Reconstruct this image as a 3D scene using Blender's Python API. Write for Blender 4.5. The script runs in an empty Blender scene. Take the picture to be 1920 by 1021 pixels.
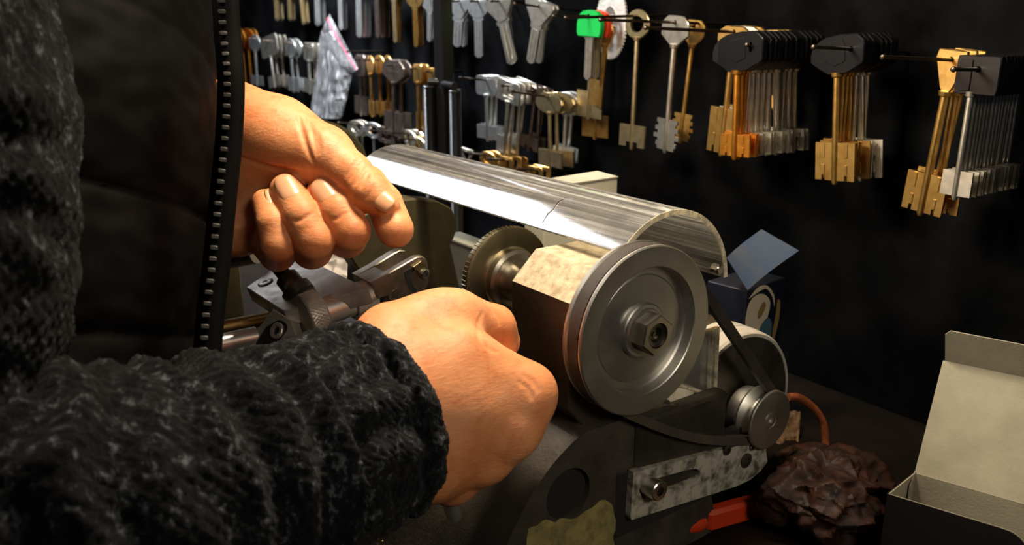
import bpy, bmesh, math, random
import numpy as np
from mathutils import Vector, Matrix, noise as mnoise
PI = math.pi
random.seed(7); np.random.seed(7)
# ------------------------------------------------------------------ frame of reference
# Measurements are in millimetres: X runs along the machine's spindle (right = +), Y towards the key board, Z up,
# the origin is the middle of the big pulley's front face, 0.935 m above the floor.
ZB = 0.935
FPX = 1655.0
PITCH = math.atan(480/1655.0)
AZ = math.radians(35.8)
cp, sp = math.cos(PITCH), math.sin(PITCH)
fh = np.array([-math.cos(AZ), math.sin(AZ), 0.0])
RT = np.array([math.sin(AZ), math.cos(AZ), 0.0])
FW = cp*fh - sp*np.array([0, 0, 1.0])
UP = sp*fh + cp*np.array([0, 0, 1.0])
CAM = np.array([275.5, -276.4, 140.4])
def ray(x, y): return FW + (x-960)/FPX*RT + (510.5-y)/FPX*UP
def P(x, y, d): return CAM + ray(x, y)*d
def on(ax, v, x, y):
    r = ray(x, y); return CAM + r*((v-CAM[ax])/r[ax])
def onpl(p0, n, x, y):
    r = ray(x, y); n = np.array(n, float); return CAM + r*(np.dot(np.array(p0)-CAM, n)/np.dot(r, n))
def proj(p):
    d = np.array(p, float)-CAM; z = d@FW; return 960+FPX*(d@RT)/z, 510.5-FPX*(d@UP)/z, z
def W(p): return (p[0]*.001, p[1]*.001, p[2]*.001+ZB)
# ------------------------------------------------------------------ camera, world, lights, exposure
sc = bpy.context.scene
COL = sc.collection
cam = bpy.data.cameras.new('camera'); co = bpy.data.objects.new('camera', cam); COL.objects.link(co)
cam.sensor_width = 36; cam.lens = 36*FPX/1920; cam.clip_start = .01
M = Matrix(((RT[0], UP[0], -FW[0]), (RT[1], UP[1], -FW[1]), (RT[2], UP[2], -FW[2]))).to_4x4()
M.translation = Vector(W(CAM)); co.matrix_world = M
cam.dof.use_dof = True; cam.dof.focus_distance = .43; cam.dof.aperture_fstop = 16
sc.camera = co
sc.view_settings.view_transform = 'Standard'; sc.view_settings.look = 'None'
sc.view_settings.gamma = 1; sc.view_settings.exposure = 0.0
sc.view_settings.use_curve_mapping = False
wd = bpy.data.worlds.new('world'); sc.world = wd; wd.use_nodes = True
wd.node_tree.nodes['Background'].inputs[0].default_value = (.5, .6, .8, 1)
wd.node_tree.nodes['Background'].inputs[1].default_value = .014
def area(name, loc, target, size, power, color, sy=None, spread=PI):
    l = bpy.data.lights.new(name, 'AREA'); l.energy = power; l.color = color; l.spread = spread
    l.size = size*.001
    if sy: l.shape = 'RECTANGLE'; l.size_y = sy*.001
    else: l.shape = 'DISK'
    o = bpy.data.objects.new(name, l); COL.objects.link(o)
    o.location = W(loc); d = Vector(W(target))-Vector(W(loc))
    o.rotation_euler = d.to_track_quat('-Z', 'Y').to_euler()
    return o
LAMP = np.array([-75., -20., 400.])
area('lamp_light', LAMP, LAMP+np.array([2., 0., -100.]), 90, 1.9, (1, .82, .60), spread=math.radians(130))
area('guard_reflection_panel', (-1350, -370, 800), (-150, 0, 30), 1000, 5.8, (.93, .95, 1), 600)  # added unseen soft panel, mirrored as the bright strip along the guard
area('side_fill_light', (720, -160, 430), (0, 20, -60), 200, .17, (1, .88, .70), spread=math.radians(44))  # added fill from the side for pulley face, motor plate and casting
area('display_light', (-780, 40, 470), (-800, 290, 60), 160, 7.5, (.95, .97, 1), spread=math.radians(120))
area('keys_fill_light', (-330, -520, 430), (-60, 235, 40), 300, 2.6, (1, .86, .66), spread=math.radians(62))  # added soft light that makes the right-hand keys gleam, no real lamp
# ------------------------------------------------------------------ materials
def nodes(name):
    m = bpy.data.materials.new(name); m.use_nodes = True
    nt = m.node_tree; return m, nt, nt.nodes['Principled BSDF']
def texc(nt, scale=(1, 1, 1), kind='Object'):
    tc = nt.nodes.new('ShaderNodeTexCoord'); mp = nt.nodes.new('ShaderNodeMapping')
    mp.inputs['Scale'].default_value = scale; nt.links.new(tc.outputs[kind], mp.inputs[0]); return mp.outputs[0]
def noise(nt, vec, scale, detail=4, rough=.6):
    n = nt.nodes.new('ShaderNodeTexNoise'); n.inputs['Scale'].default_value = scale
    n.inputs['Detail'].default_value = detail; n.inputs['Roughness'].default_value = rough
    nt.links.new(vec, n.inputs['Vector']); return n.outputs['Fac']
def ramp(nt, fac, stops):
    r = nt.nodes.new('ShaderNodeValToRGB'); e = r.color_ramp.elements
    while len(e) < len(stops): e.new(.5)
    for q, (p, c) in zip(e, stops): q.position = p; q.color = (*c, 1) if len(c) == 3 else c
    nt.links.new(fac, r.inputs[0]); return r.outputs[0]
def bump(nt, b, fac, strength, dist):
    n = nt.nodes.new('ShaderNodeBump'); n.inputs['Strength'].default_value = strength
    n.inputs['Distance'].default_value = dist; nt.links.new(fac, n.inputs['Height'])
    prev = b.inputs['Normal']
    if prev.is_linked: nt.links.new(prev.links[0].from_socket, n.inputs['Normal'])
    nt.links.new(n.outputs[0], b.inputs['Normal'])
def mat(name, c0, c1=None, rough=.5, metal=0., ns=60, lo=.35, hi=.65, bs=0., bsc=400, stretch=(1, 1, 1), rj=.0, spec=.5, coat=0.):
    m, nt, b = nodes(name)
    v = texc(nt, stretch)
    b.inputs['Base Color'].default_value = (*c0, 1)
    if c1:
        nt.links.new(ramp(nt, noise(nt, v, ns), [(lo, c0), (hi, c1)]), b.inputs['Base Color'])
    b.inputs['Roughness'].default_value = rough; b.inputs['Metallic'].default_value = metal
    b.inputs['Specular IOR Level'].default_value = spec; b.inputs['Coat Weight'].default_value = coat
    if rj:
        f = noise(nt, v, ns*1.7)
        nt.links.new(ramp(nt, f, [(.3, (rough-rj,)*3), (.7, (rough+rj,)*3)]), b.inputs['Roughness'])
    if bs: bump(nt, b, noise(nt, v, bsc), bs, .0004)
    return m
MT = {}
MT['steel'] = mat('steel', (.62, .60, .56), (.42, .40, .36), .3, 1, 50, rj=.1)
MT['dark_steel'] = mat('dark_steel', (.22, .20, .17), (.12, .105, .085), .38, 1, 60, rj=.1, bs=.1)
MT['jaw_steel'] = mat('jaw_steel', (.42, .37, .30), (.26, .22, .17), .38, 1, 70, rj=.08, bs=.08)
MT['slab_steel'] = mat('slab_steel', (.60, .57, .52), (.40, .37, .33), .5, .75, 90, rj=.1, bs=.2)
MT['pulley_steel'] = mat('pulley_steel', (.58, .57, .53), (.46, .45, .42), .42, 1, 30, rj=.05)
MT['chrome'] = mat('chrome', (.80, .78, .76), None, .28, .85)
MT['cutter'] = mat('cutter_steel', (.36, .31, .19), (.26, .22, .13), .36, 1, 40)
MT['hub'] = mat('hub_steel', (.50, .47, .40), (.40, .37, .30), .28, 1, 40, stretch=(6, 1, 1))
MT['olive'] = mat('olive_paint', (.085, .072, .035), (.055, .047, .022), .42, .25, 40, bs=.15)
MT['cast'] = mat('cast_iron_paint', (.07, .062, .048), (.035, .03, .024), .45, .3, 45, bs=.9, bsc=420)
MT['belt'] = mat('belt_rubber', (.045, .035, .028), (.025, .02, .018), .55, 0, 90, bs=.2)
MT['motor'] = mat('motor_metal', (.09, .08, .065), (.05, .045, .035), .42, .7, 60, bs=.3)
MT['motor_rim'] = mat('motor_rim_metal', (.72, .68, .6), (.5, .47, .4), .45, .35, 60)
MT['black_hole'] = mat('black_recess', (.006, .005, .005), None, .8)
MT['plate'] = mat('stained_plate', (.40, .38, .32), (.08, .075, .06), .5, .15, 160, .44, .66, bs=.3)
MT['key_silver'] = mat('key_nickel', (.85, .82, .73), (.66, .62, .54), .36, 1, 150)
MT['key_white'] = mat('key_bright_nickel', (.86, .88, .88), (.70, .72, .72), .36, 1, 150)
MT['key_brass'] = mat('key_brass', (.72, .46, .15), (.55, .32, .09), .36, 1, 150)
MT['key_orange'] = mat('key_copper_brass', (.86, .40, .07), (.70, .26, .03), .36, 1, 150)
MT['key_pale'] = mat('key_pale_brass', (.72, .60, .36), (.56, .45, .25), .36, 1, 150)
MT['key_dark'] = mat('key_dark_nickel', (.36, .29, .25), (.24, .19, .16), .36, 1, 150)
MT['key_plastic'] = mat('key_black_plastic', (.004, .004, .005), None, .3, 0, bs=.1, spec=.35)
MT['green'] = mat('green_plastic', (.01, .42, .08), None, .35)
MT['red'] = mat('red_plastic', (.75, .06, .015), None, .35)
MT['wire'] = mat('hook_wire', (.10, .075, .06), (.05, .04, .03), .35, .9, 80)
MT['black_metal'] = mat('black_lamp_paint', (.012, .012, .013), None, .28, 0)
MT['spring'] = mat('spring_steel', (.09, .095, .10), None, .4, 1)
MT['board'] = mat('black_board', (.0050, .0053, .006), (.0016, .0016, .0018), .9, 0, 14, bs=.25, bsc=180, spec=.0)
MT['wall'] = mat('dark_wall', (.002, .002, .002), None, .9, spec=.0)
MT['bench'] = mat('dark_bench', (.010, .006, .004), (.004, .003, .002), .8, 0, 20, bs=.3, spec=.08)
MT['floor'] = mat('dark_floor', (.03, .028, .025), None, .7)
MT['card_in'] = mat('grey_card', (.29, .265, .195), (.24, .22, .16), .85, 0, 60, bs=.5, bsc=700)
MT['card_out'] = mat('black_card', (.008, .006, .006), None, .55, spec=.3)
MT['card_white'] = mat('white_card', (.58, .56, .44), (.50, .48, .37), .75, 0, 30)
MT['card_blue'] = mat('blue_card', (.045, .085, .17), (.075, .10, .14), .5, 0, 50)
MT['card_navy'] = mat('navy_card', (.006, .009, .02), None, .45)
MT['cream_ink'] = mat('cream_ink', (.55, .50, .38), None, .6)
MT['teal_ink'] = mat('teal_ink', (.05, .12, .17), None, .6)
MT['ochre_ink'] = mat('ochre_ink', (.24, .17, .06), None, .6)
MT['paper'] = mat('white_paper', (.72, .68, .64), (.6, .56, .52), .8, 0, 30, bs=.3, bsc=60)
MT['brown_paper'] = mat('brown_wrapping', (.028, .009, .0035), (.006, .002, .0015), .6, 0, 120, bs=1.0, bsc=160, spec=.25)
MT['copper'] = mat('copper_brown_cable', (.26, .08, .028), (.12, .03, .01), .4, .1, 120)
MT['pliers'] = mat('orange_red_grip', (.45, .035, .008), None, .45)
MT['wood'] = mat('worn_wood', (.17, .075, .04), (.09, .035, .02), .7, 0, 90)
MT['brass_chips'] = mat('brass_filings', (.75, .55, .2), None, .3, 1)
MT['vest'] = mat('black_nylon', (.0035, .003, .003), (.002, .002, .002), .7, 0, 30, bs=.2, bsc=300, spec=.06)
MT['zip'] = mat('zip_teeth', (.02, .019, .017), None, .5, .3)
MT['tape'] = mat('zip_tape', (.003, .003, .003), None, .9, spec=.08)
def glassy(name, tint, diff, f0, f1, dcol=(.8, .8, .78), rough=.06, sscale=(3, 260, 260)):
    m = bpy.data.materials.new(name); m.use_nodes = True; nt = m.node_tree; nt.nodes.clear()
    out = nt.nodes.new('ShaderNodeOutputMaterial'); tr = nt.nodes.new('ShaderNodeBsdfTransparent'); tr.inputs[0].default_value = (*tint, 1)
    gl = nt.nodes.new('ShaderNodeBsdfGlossy'); gl.inputs['Roughness'].default_value = rough
    df = nt.nodes.new('ShaderNodeBsdfDiffuse'); df.inputs[0].default_value = (*dcol, 1)
    tl = nt.nodes.new('ShaderNodeBsdfTranslucent'); tl.inputs[0].default_value = (*dcol, 1)
    fr = nt.nodes.new('ShaderNodeFresnel'); fr.inputs[0].default_value = 1.5
    a = nt.nodes.new('ShaderNodeMixShader'); b = nt.nodes.new('ShaderNodeMixShader'); c = nt.nodes.new('ShaderNodeMixShader')
    nt.links.new(fr.outputs[0], a.inputs[0]); nt.links.new(tr.outputs[0], a.inputs[1]); nt.links.new(gl.outputs[0], a.inputs[2])
    c.inputs[0].default_value = .35; nt.links.new(df.outputs[0], c.inputs[1]); nt.links.new(tl.outputs[0], c.inputs[2])
    v = texc(nt, sscale); n = noise(nt, v, 1.0, 5, .7)
    n2 = noise(nt, texc(nt), 30, 3)
    r = ramp(nt, n, [(f0, (diff*.35,)*3), (f1, (diff,)*3), (f1+.12, (min(1, diff*2.2),)*3)])
    mu = nt.nodes.new('ShaderNodeMath'); mu.operation = 'MULTIPLY'; nt.links.new(r, mu.inputs[0])
    r2 = ramp(nt, n2, [(.3, (.7,)*3), (.7, (1.2,)*3)]); nt.links.new(r2, mu.inputs[1])
    nt.links.new(mu.outputs[0], b.inputs[0]); nt.links.new(a.outputs[0], b.inputs[1]); nt.links.new(c.outputs[0], b.inputs[2])
    bn = nt.nodes.new('ShaderNodeBump'); bn.inputs['Strength'].default_value = .12; bn.inputs['Distance'].default_value = .0003
    nt.links.new(n, bn.inputs['Height']); nt.links.new(bn.outputs[0], gl.inputs['Normal'])
    nt.links.new(b.outputs[0], out.inputs[0]); return m
MT['acrylic'] = glassy('scratched_acrylic', (.93, .94, .92), .3, .40, .58, rough=.1, sscale=(4, 420, 420))
MT['acrylic_edge'] = glassy('acrylic_cut_edge', (.85, .82, .70), .55, .2, .5, (.95, .88, .70), .2, (200, 200, 200))
MT['polybag'] = glassy('clear_plastic_bag', (.93, .94, .95), .24, .45, .60, (.85, .87, .9), .12, (120, 120, 30))
def skin_mat():
    m, nt, b = nodes('skin')
    v = texc(nt)
    base = ramp(nt, noise(nt, v, 26, 5, .6), [(.28, (.66, .22, .08)), (.5, (.78, .32, .135)), (.75, (.84, .42, .22))])
    blot = ramp(nt, noise(nt, v, 95, 4, .7), [(.3, (.88, .70, .62)), (.5, (1, 1, 1))])
    mx = nt.nodes.new('ShaderNodeMix'); mx.data_type = 'RGBA'; mx.blend_type = 'MULTIPLY'; mx.inputs[0].default_value = .95
    nt.links.new(base, mx.inputs[6]); nt.links.new(blot, mx.inputs[7])
    nt.links.new(mx.outputs[2], b.inputs['Base Color'])
    b.inputs['Roughness'].default_value = .46; b.inputs['Specular IOR Level'].default_value = .4
    b.inputs['Subsurface Weight'].default_value = .18; b.inputs['Subsurface Scale'].default_value = .003
    b.inputs['Subsurface Radius'].default_value = (1, .35, .15)
    bump(nt, b, noise(nt, texc(nt, (1, .55, 1.6)), 420, 6, .7), .55, .0006)
    bump(nt, b, noise(nt, texc(nt, (1, .6, 1)), 130, 3, .5), .35, .0010)
    return m
MT['skin'] = skin_mat()
MT['nail'] = mat('fingernail', (.78, .42, .24), (.74, .37, .20), .25, 0, 120, spec=.6)
def wool():
    m, nt, b = nodes('charcoal_wool')
    v = texc(nt)
    f = noise(nt, texc(nt, (1, 1, .6)), 240, 6, .75)
    nt.links.new(ramp(nt, f, [(.42, (.0015, .0018, .003)), (.56, (.012, .0135, .016)), (.68, (.15, .165, .19))]), b.inputs['Base Color'])
    b.inputs['Roughness'].default_value = .95; b.inputs['Specular IOR Level'].default_value = .15
    b.inputs['Sheen Weight'].default_value = .04; b.inputs['Sheen Roughness'].default_value = .5
    bump(nt, b, f, 1.0, .0016)
    bump(nt, b, noise(nt, v, 900, 3), .8, .0004)
    return m
MT['wool'] = wool()
# ------------------------------------------------------------------ object helpers
def tag(o, label=None, cat=None, group=None, kind=None):
    if label: o['label'] = label
    if cat: o['category'] = cat
    if group: o['group'] = group
    if kind: o['kind'] = kind
    return o
def empty(name, p, label=None, cat=None, group=None):
    o = bpy.data.objects.new(name, None); COL.objects.link(o); o.location = W(p); o.empty_display_size = .01
    o['_o'] = list(map(float, p)); return tag(o, label, cat, group)
def orig(o):
    x = np.zeros(3)
    while o is not None:
        x = x + np.array(o['_o']); o = o.parent
    return x
def link_mesh(me, name, material, parent=None, org=None, sharp=35, smooth=True):
    """mesh data is in absolute millimetres; the object keeps its own origin"""
    n = len(me.vertices); a = np.empty(n*3); me.vertices.foreach_get('co', a); a = a.reshape(-1, 3)
    base = orig(parent) if parent is not None else np.zeros(3)
    if org is None: org = base if parent is not None else np.array([(a[:, 0].min()+a[:, 0].max())/2, (a[:, 1].min()+a[:, 1].max())/2, a[:, 2].min()])
    org = np.array(org, float)
    a = (a-org)*.001; me.vertices.foreach_set('co', a.ravel()); me.update()
    if smooth:
        me.polygons.foreach_set('use_smooth', [True]*len(me.polygons))
        if sharp is not None: me.set_sharp_from_angle(angle=math.radians(sharp))
    me.materials.append(material)
    o = bpy.data.objects.new(name, me); COL.objects.link(o)
    if parent is not None:
        o.parent = parent; o.location = Vector(org-base)*.001
        o['_o'] = [float(q) for q in (org-base)]
    else:
        o.location = W(org); o['_o'] = [float(q) for q in org]
    return o
def frame(d, up=(0, 0, 1)):
    d = np.array(d, float); d /= np.linalg.norm(d); u = np.array(up, float)
    if abs(d@u) > .97: u = np.array([1., 0, 0])
    a = np.cross(u, d); a /= np.linalg.norm(a); b = np.cross(d, a); return a, b, d
class MB:
    def __init__(s): s.bm = bmesh.new()
    def face(s, vs):
        try: return s.bm.faces.new(vs)
        except ValueError: return None
    def rings(s, rings, closed=True, cap0=True, cap1=True):
        R = [[s.bm.verts.new(tuple(p)) for p in r] for r in rings]
        n = len(R[0])
        for a, b in zip(R, R[1:]):
            for i in range(n if closed else n-1):
                j = (i+1) % n; s.face((a[i], a[j], b[j], b[i]))
        if cap0: s.face(R[0][::-1])
        if cap1: s.face(R[-1])
        return R
    def box(s, c, size, ax=None, bev=0.):
        c = np.array(c, float); ax = np.eye(3) if ax is None else np.array(ax); h = np.array(size)/2.
        b = min(bev, min(h)*.9)
        if b <= 0:
            rr = []
            for z in (-1, 1):
                rr.append([c+ax.T@(h*np.array([x, y, z])) for x, y in ((-1, -1), (1, -1), (1, 1), (-1, 1))])
            s.rings(rr); return s
        rr = []
        for z, ins in ((-h[2], b), (-h[2]+b, 0), (h[2]-b, 0), (h[2], b)):
            w, d = h[0]-ins, h[1]-ins; q = b if ins == 0 else b*.3
            ring = []
            for x, y in ((-w, -d+q), (-w+q, -d), (w-q, -d), (w, -d+q), (w, d-q), (w-q, d), (-w+q, d), (-w, d-q)):
                ring.append(c+ax.T@np.array([x, y, z]))
            rr.append(ring)
        s.rings(rr); return s
    def cyl(s, p0, p1, r0, r1=None, seg=24, ch=0., caps=True):
        p0 = np.array(p0, float); p1 = np.array(p1, float); r1 = r0 if r1 is None else r1
        a, b, d = frame(p1-p0); prof = [(0, r0), (np.linalg.norm(p1-p0), r1)]
        if ch: L = prof[1][0]; prof = [(0, r0-ch), (ch, r0), (L-ch, r1), (L, r1-ch)]
        s.rings([[p0+d*t+r*(a*math.cos(2*PI*i/seg)+b*math.sin(2*PI*i/seg)) for i in range(seg)] for t, r in prof], True, caps, caps); return s
    def lathe(s, p0, d, prof, seg=64, a0=0., caps=True):
        p0 = np.array(p0, float); a, b, d = frame(d)
        s.rings([[p0+d*t+max(r, .01)*(a*math.cos(a0+2*PI*i/seg)+b*math.sin(a0+2*PI*i/seg)) for i in range(seg)] for t, r in prof], True, caps, caps); return s
    def tube(s, pts, r, seg=10, caps=True):
        pts = [np.array(p, float) for p in pts]; n = len(pts); rr = []
        t0 = pts[1]-pts[0]; a, b, _ = frame(t0)
        for i, p in enumerate(pts):
            t = pts[min(i+1, n-1)]-pts[max(i-1, 0)]; t /= np.linalg.norm(t)
            a = a-t*(a@t); a /= np.linalg.norm(a); b = np.cross(t, a)
            ri = r[i] if hasattr(r, '__len__') else r
            rr.append([p+ri*(a*math.cos(2*PI*k/seg)+b*math.sin(2*PI*k/seg)) for k in range(seg)])
        s.rings(rr, True, caps, caps); return s
    def prism(s, poly, o, ex, ey, ez, t0, t1, bev=0.):
        """2-D outline poly in the (ex, ey) plane through o, extruded along ez from t0 to t1"""
        o, ex, ey, ez = (np.array(q, float) for q in (o, ex, ey, ez)); poly = np.array(poly, float)
        lv = [(t0, 0), (t1, 0)]
        if bev: lv = [(t0, bev), (t0+bev, 0), (t1-bev, 0), (t1, bev)]
        rr = []
        for t, ins in lv:
            q = inset(poly, ins) if ins else poly
            rr.append([o+ex*x+ey*y+ez*t for x, y in q])
        s.rings(rr); return s
    def ring_plate(s, outer, inner, o, ex, ey, ez, t0, t1, n=48, c=(0, 0), bev=0.):
        """plate with one hole; both outlines are resampled by angle about c"""
        o, ex, ey, ez = (np.array(q, float) for q in (o, ex, ey, ez))
        A = polar(outer, c, n); B = polar(inner, c, n); lv = []
        cc = np.array(c, float)
        def sh(q, k): return q*(1-k/np.maximum(1e-6, np.linalg.norm(q-cc, axis=1))[:, None]) + cc*(k/np.maximum(1e-6, np.linalg.norm(q-cc, axis=1))[:, None])
        if bev: lv = [(B, t0), (sh(A, bev), t0), (A, t0+bev), (A, t1-bev), (sh(A, bev), t1), (B, t1), (B, t0)]
        else: lv = [(B, t0), (A, t0), (A, t1), (B, t1), (B, t0)]
        V = [[s.bm.verts.new(tuple(o+ex*x+ey*y+ez*t)) for x, y in q] for q, t in lv[:-1]]; V.append(V[0])
        for a, b in zip(V, V[1:]):
            for i in range(n):
                j = (i+1) % n; s.face((a[i], a[j], b[j], b[i]))
        return s
    def mesh(s, name):
        bmesh.ops.recalc_face_normals(s.bm, faces=s.bm.faces[:])
        me = bpy.data.meshes.new(name); s.bm.to_mesh(me); s.bm.free(); return me
    def build(s, name, m, parent=None, org=None, sharp=35, smooth=True):
        return link_mesh(s.mesh(name), name, MT[m] if isinstance(m, str) else m, parent, org, sharp, smooth)
def inset(poly, k):
    n = len(poly); out = []
    area_ = sum(poly[i][0]*poly[(i+1) % n][1]-poly[(i+1) % n][0]*poly[i][1] for i in range(n)); sg = 1 if area_ > 0 else -1
    for i in range(n):
        a, b, c = poly[i-1], poly[i], poly[(i+1) % n]
        d1 = (b-a)/max(1e-9, np.linalg.norm(b-a)); d2 = (c-b)/max(1e-9, np.linalg.norm(c-b))
        n1 = sg*np.array([-d1[1], d1[0]]); n2 = sg*np.array([-d2[1], d2[0]]); m_ = n1+n2; l = np.linalg.norm(m_)
        if l < .3: out.append(b+n1*k); continue
        m_ /= l; out.append(b+m_*k/max(.4, m_@n1))
    return np.array(out)
def polar(poly, c, n):
    poly = np.array(poly, float)-np.array(c); out = []
    for i in range(n):
        t = 2*PI*(i+.5)/n; d = np.array([math.cos(t), math.sin(t)]); best = None
        for k in range(len(poly)):
            a = poly[k]; e = poly[(k+1) % len(poly)]-a; den = d[0]*e[1]-d[1]*e[0]
            if abs(den) < 1e-9: continue
            s_ = (a[0]*e[1]-a[1]*e[0])/den; u = (a[0]*d[1]-a[1]*d[0])/den
            if s_ > 0 and -1e-6 <= u <= 1+1e-6: best = s_ if best is None else max(best, s_)
        out.append(d*(best or 1.)+np.array(c))
    return np.array(out)
def circ(r, n=24, c=(0, 0), sx=1, sy=1, a0=0.): return [(c[0]+r*sx*math.cos(a0+2*PI*i/n), c[1]+r*sy*math.sin(a0+2*PI*i/n)) for i in range(n)]
def rrect(w, h, r, c=(0, 0), n=4):
    out = []
    for sx, sy, a in ((1, 1, 0), (-1, 1, 90), (-1, -1, 180), (1, -1, 270)):
        for i in range(n+1):
            t = math.radians(a+90*i/n); out.append((c[0]+sx*(w/2-r)+r*math.cos(t), c[1]+sy*(h/2-r)+r*math.sin(t)))
    return out
def catmull(pts, k):
    pts = np.array(pts, float); n = len(pts); out = []
    for i in range(n-1):
        p0, p1, p2, p3 = pts[max(i-1, 0)], pts[i], pts[i+1], pts[min(i+2, n-1)]
        for j in range(k):
            t = j/k; out.append(.5*((2*p1)+(-p0+p2)*t+(2*p0-5*p1+4*p2-p3)*t*t+(-p0+3*p1-3*p2+p3)*t**3))
    out.append(pts[-1]); return np.array(out)
# ------------------------------------------------------------------ implicit surfaces for organic shapes
def rc(Q, a, b, ra, rb):
    a = np.asarray(a, np.float32); b = np.asarray(b, np.float32); ba = b-a; pa = Q-a
    h = np.clip(pa@ba/max(1e-6, float(ba@ba)), 0, 1)
    return np.linalg.norm(pa-h[..., None]*ba, axis=-1)-(ra+(rb-ra)*h)
def smin(a, b, k):
    h = np.maximum(k-np.abs(a-b), 0)/k; return np.minimum(a, b)-h*h*k*.25
def smax(a, b, k): return -smin(-a, -b, k)
def chain(Q, pts, k):
    d = None
    for (a, ra), (b, rb) in zip(pts, pts[1:]):
        c = rc(Q, a, b, ra, rb); d = c if d is None else smin(d, c, k)
    return d
def surface(fn, lo, hi, h):
    lo = np.array(lo, float); hi = np.array(hi, float); n = np.ceil((hi-lo)/h).astype(int)+1
    xs = [(lo[i]+h*np.arange(n[i])).astype(np.float32) for i in range(3)]
    V = np.empty(tuple(n), np.float32)
    for i0 in range(0, n[0], 12):
        g = np.stack(np.meshgrid(xs[0][i0:i0+12], xs[1], xs[2], indexing='ij'), -1)
        V[i0:i0+12] = fn(g)
    ins = V < 0
    cnt = np.zeros(tuple(n-1), np.int16); acc = np.zeros(tuple(n-1)+(3,), np.float32)
    sl = lambda o: tuple(slice(q, q+m-1) for q, m in zip(o, n))
    corners = [(a, b, c) for a in (0, 1) for b in (0, 1) for c in (0, 1)]
    for a in corners:
        for ax in range(3):
            if a[ax]: continue
            b = list(a); b[ax] = 1; va = V[sl(a)]; vb = V[sl(b)]
            m = (va < 0) != (vb < 0)
            t = np.where(m, va/np.where(m, va-vb, 1), 0)
            cnt += m
            for q in range(3):
                acc[..., q] += np.where(m, a[q]+(t if q == ax else 0), 0)
    act = cnt > 0; idx = -np.ones(cnt.shape, np.int64); ids = np.argwhere(act); idx[act] = np.arange(len(ids))
    verts = lo+h*(ids+acc[act]/cnt[act][:, None])
    quads = []
    for ax in range(3):
        u, v = [(1, 2), (2, 0), (0, 1)][ax]
        s0 = [slice(None)]*3; s1 = [slice(None)]*3; s0[ax] = slice(0, -1); s1[ax] = slice(1, None)
        ch = ins[tuple(s0)] != ins[tuple(s1)]; e = np.argwhere(ch)
        ok = (e[:, u] > 0) & (e[:, v] > 0) & (e[:, u] < n[u]-1) & (e[:, v] < n[v]-1); e = e[ok]
        du = np.zeros(3, int); du[u] = 1; dv = np.zeros(3, int); dv[v] = 1
        q = np.stack([idx[tuple((e-du-dv).T)], idx[tuple((e-dv).T)], idx[tuple(e.T)], idx[tuple((e-du).T)]], 1)
        fl = ~ins[tuple(e.T)]; q[fl] = q[fl][:, ::-1]; quads.append(q)
    return verts, np.concatenate(quads)
def np_mesh(name, verts, faces):
    me = bpy.data.meshes.new(name); me.vertices.add(len(verts)); me.vertices.foreach_set('co', np.asarray(verts, float).ravel())
    k = faces.shape[1]; me.loops.add(faces.size); me.polygons.add(len(faces))
    me.loops.foreach_set('vertex_index', faces.ravel().astype(np.int32))
    me.polygons.foreach_set('loop_start', np.arange(0, faces.size, k, dtype=np.int32)); me.update(calc_edges=True); me.validate(); return me
def grid_mesh(name, G, close_u=False):
    a, b = G.shape[:2]; I = np.arange(a*b).reshape(a, b)
    if close_u: J = np.roll(I, -1, 1); q = np.stack([I[:-1], J[:-1], J[1:], I[1:]], -1).reshape(-1, 4)
    else: q = np.stack([I[:-1, :-1], I[:-1, 1:], I[1:, 1:], I[1:, :-1]], -1).reshape(-1, 4)
    return np_mesh(name, G.reshape(-1, 3), q)
#@@SETTING
BZ = -135.
BOARD_Y = 290.
for nm, c, s, m in (('floor', (-300, -200, -ZB*1000-10), (3600, 3000, 20), 'floor'),
                    ('wall_back', (-300, 345, 300), (3600, 60, 2490), 'wall')):
    tag(MB().box(c, s).build(nm, m, smooth=False), kind='structure')
wb = empty('workbench', (-300, 60, -935), 'dark wooden workbench carrying the key cutting machine', 'workbench')
MB().box((-400, 45, BZ-15), (1800, 520, 30), bev=2).build('worktop', 'bench', wb)
for x in (-1250, 450):
    for y in (-180, 270): MB().box((x, y, (BZ-30-935)/2), (50, 50, 935+BZ-30)).build('leg', 'bench', wb)
#@@MACHINE
mc = empty('key_cutting_machine', (-150, 20, BZ), 'steel key cutting machine with a large spinning pulley under a clear guard', 'key machine')
X3 = np.array([1., 0, 0]); Y3 = np.array([0, 1., 0]); Z3 = np.array([0, 0, 1.])
pl = MB().lathe((0, 0, 0), (1, 0, 0), [(-13, 8), (-13, 40), (-12.2, 41), (-10.8, 41), (-9.8, 39.8), (-6.0, 37.2), (-2.6, 39.6), (-1.6, 41), (-.6, 41), (0, 40.4), (0, 31.3), (-.4, 30.8), (-5.2, 30.4), (-6, 29.6), (-6, 26.5), (-5.4, 25.8), (-4.9, 15), (-4.7, 14)], 128).build('pulley', 'pulley_steel', mc, sharp=22)
MB().lathe((0, 0, 0), (1, 0, 0), [(-5, 13.2), (-2.6, 13.2), (-2.0, 12.6), (-2.0, 11.0), (-1.2, 10.6)], 64).build('washer', 'pulley_steel', pl)
nut = MB(); nut.ring_plate(circ(10, 6, a0=.35), circ(6.1, 48), (0, 0, 0), Y3, Z3, X3, -2, 6.6, 48, bev=.7)
nut = nut.build('nut', 'hub', pl, sharp=20)
MB().lathe((0, 0, 0), (1, 0, 0), [(-2, 6.2), (5.2, 6.2), (5.6, 5.6), (5.2, 3.6), (3.5, 3.2), (3.5, 1.2), (4.2, 1.0), (4.2, .1)], 40).build('spindle_end', 'dark_steel', nut)
blk = [(-34, 16), (-19.5, 30), (18, 30), (34, 17), (34, -30), (20, -48), (-24, -48), (-34, -36)]
hs = MB().prism(blk, (0, 0, 0), Y3, Z3, X3, -61, -15.5, .6)
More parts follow.
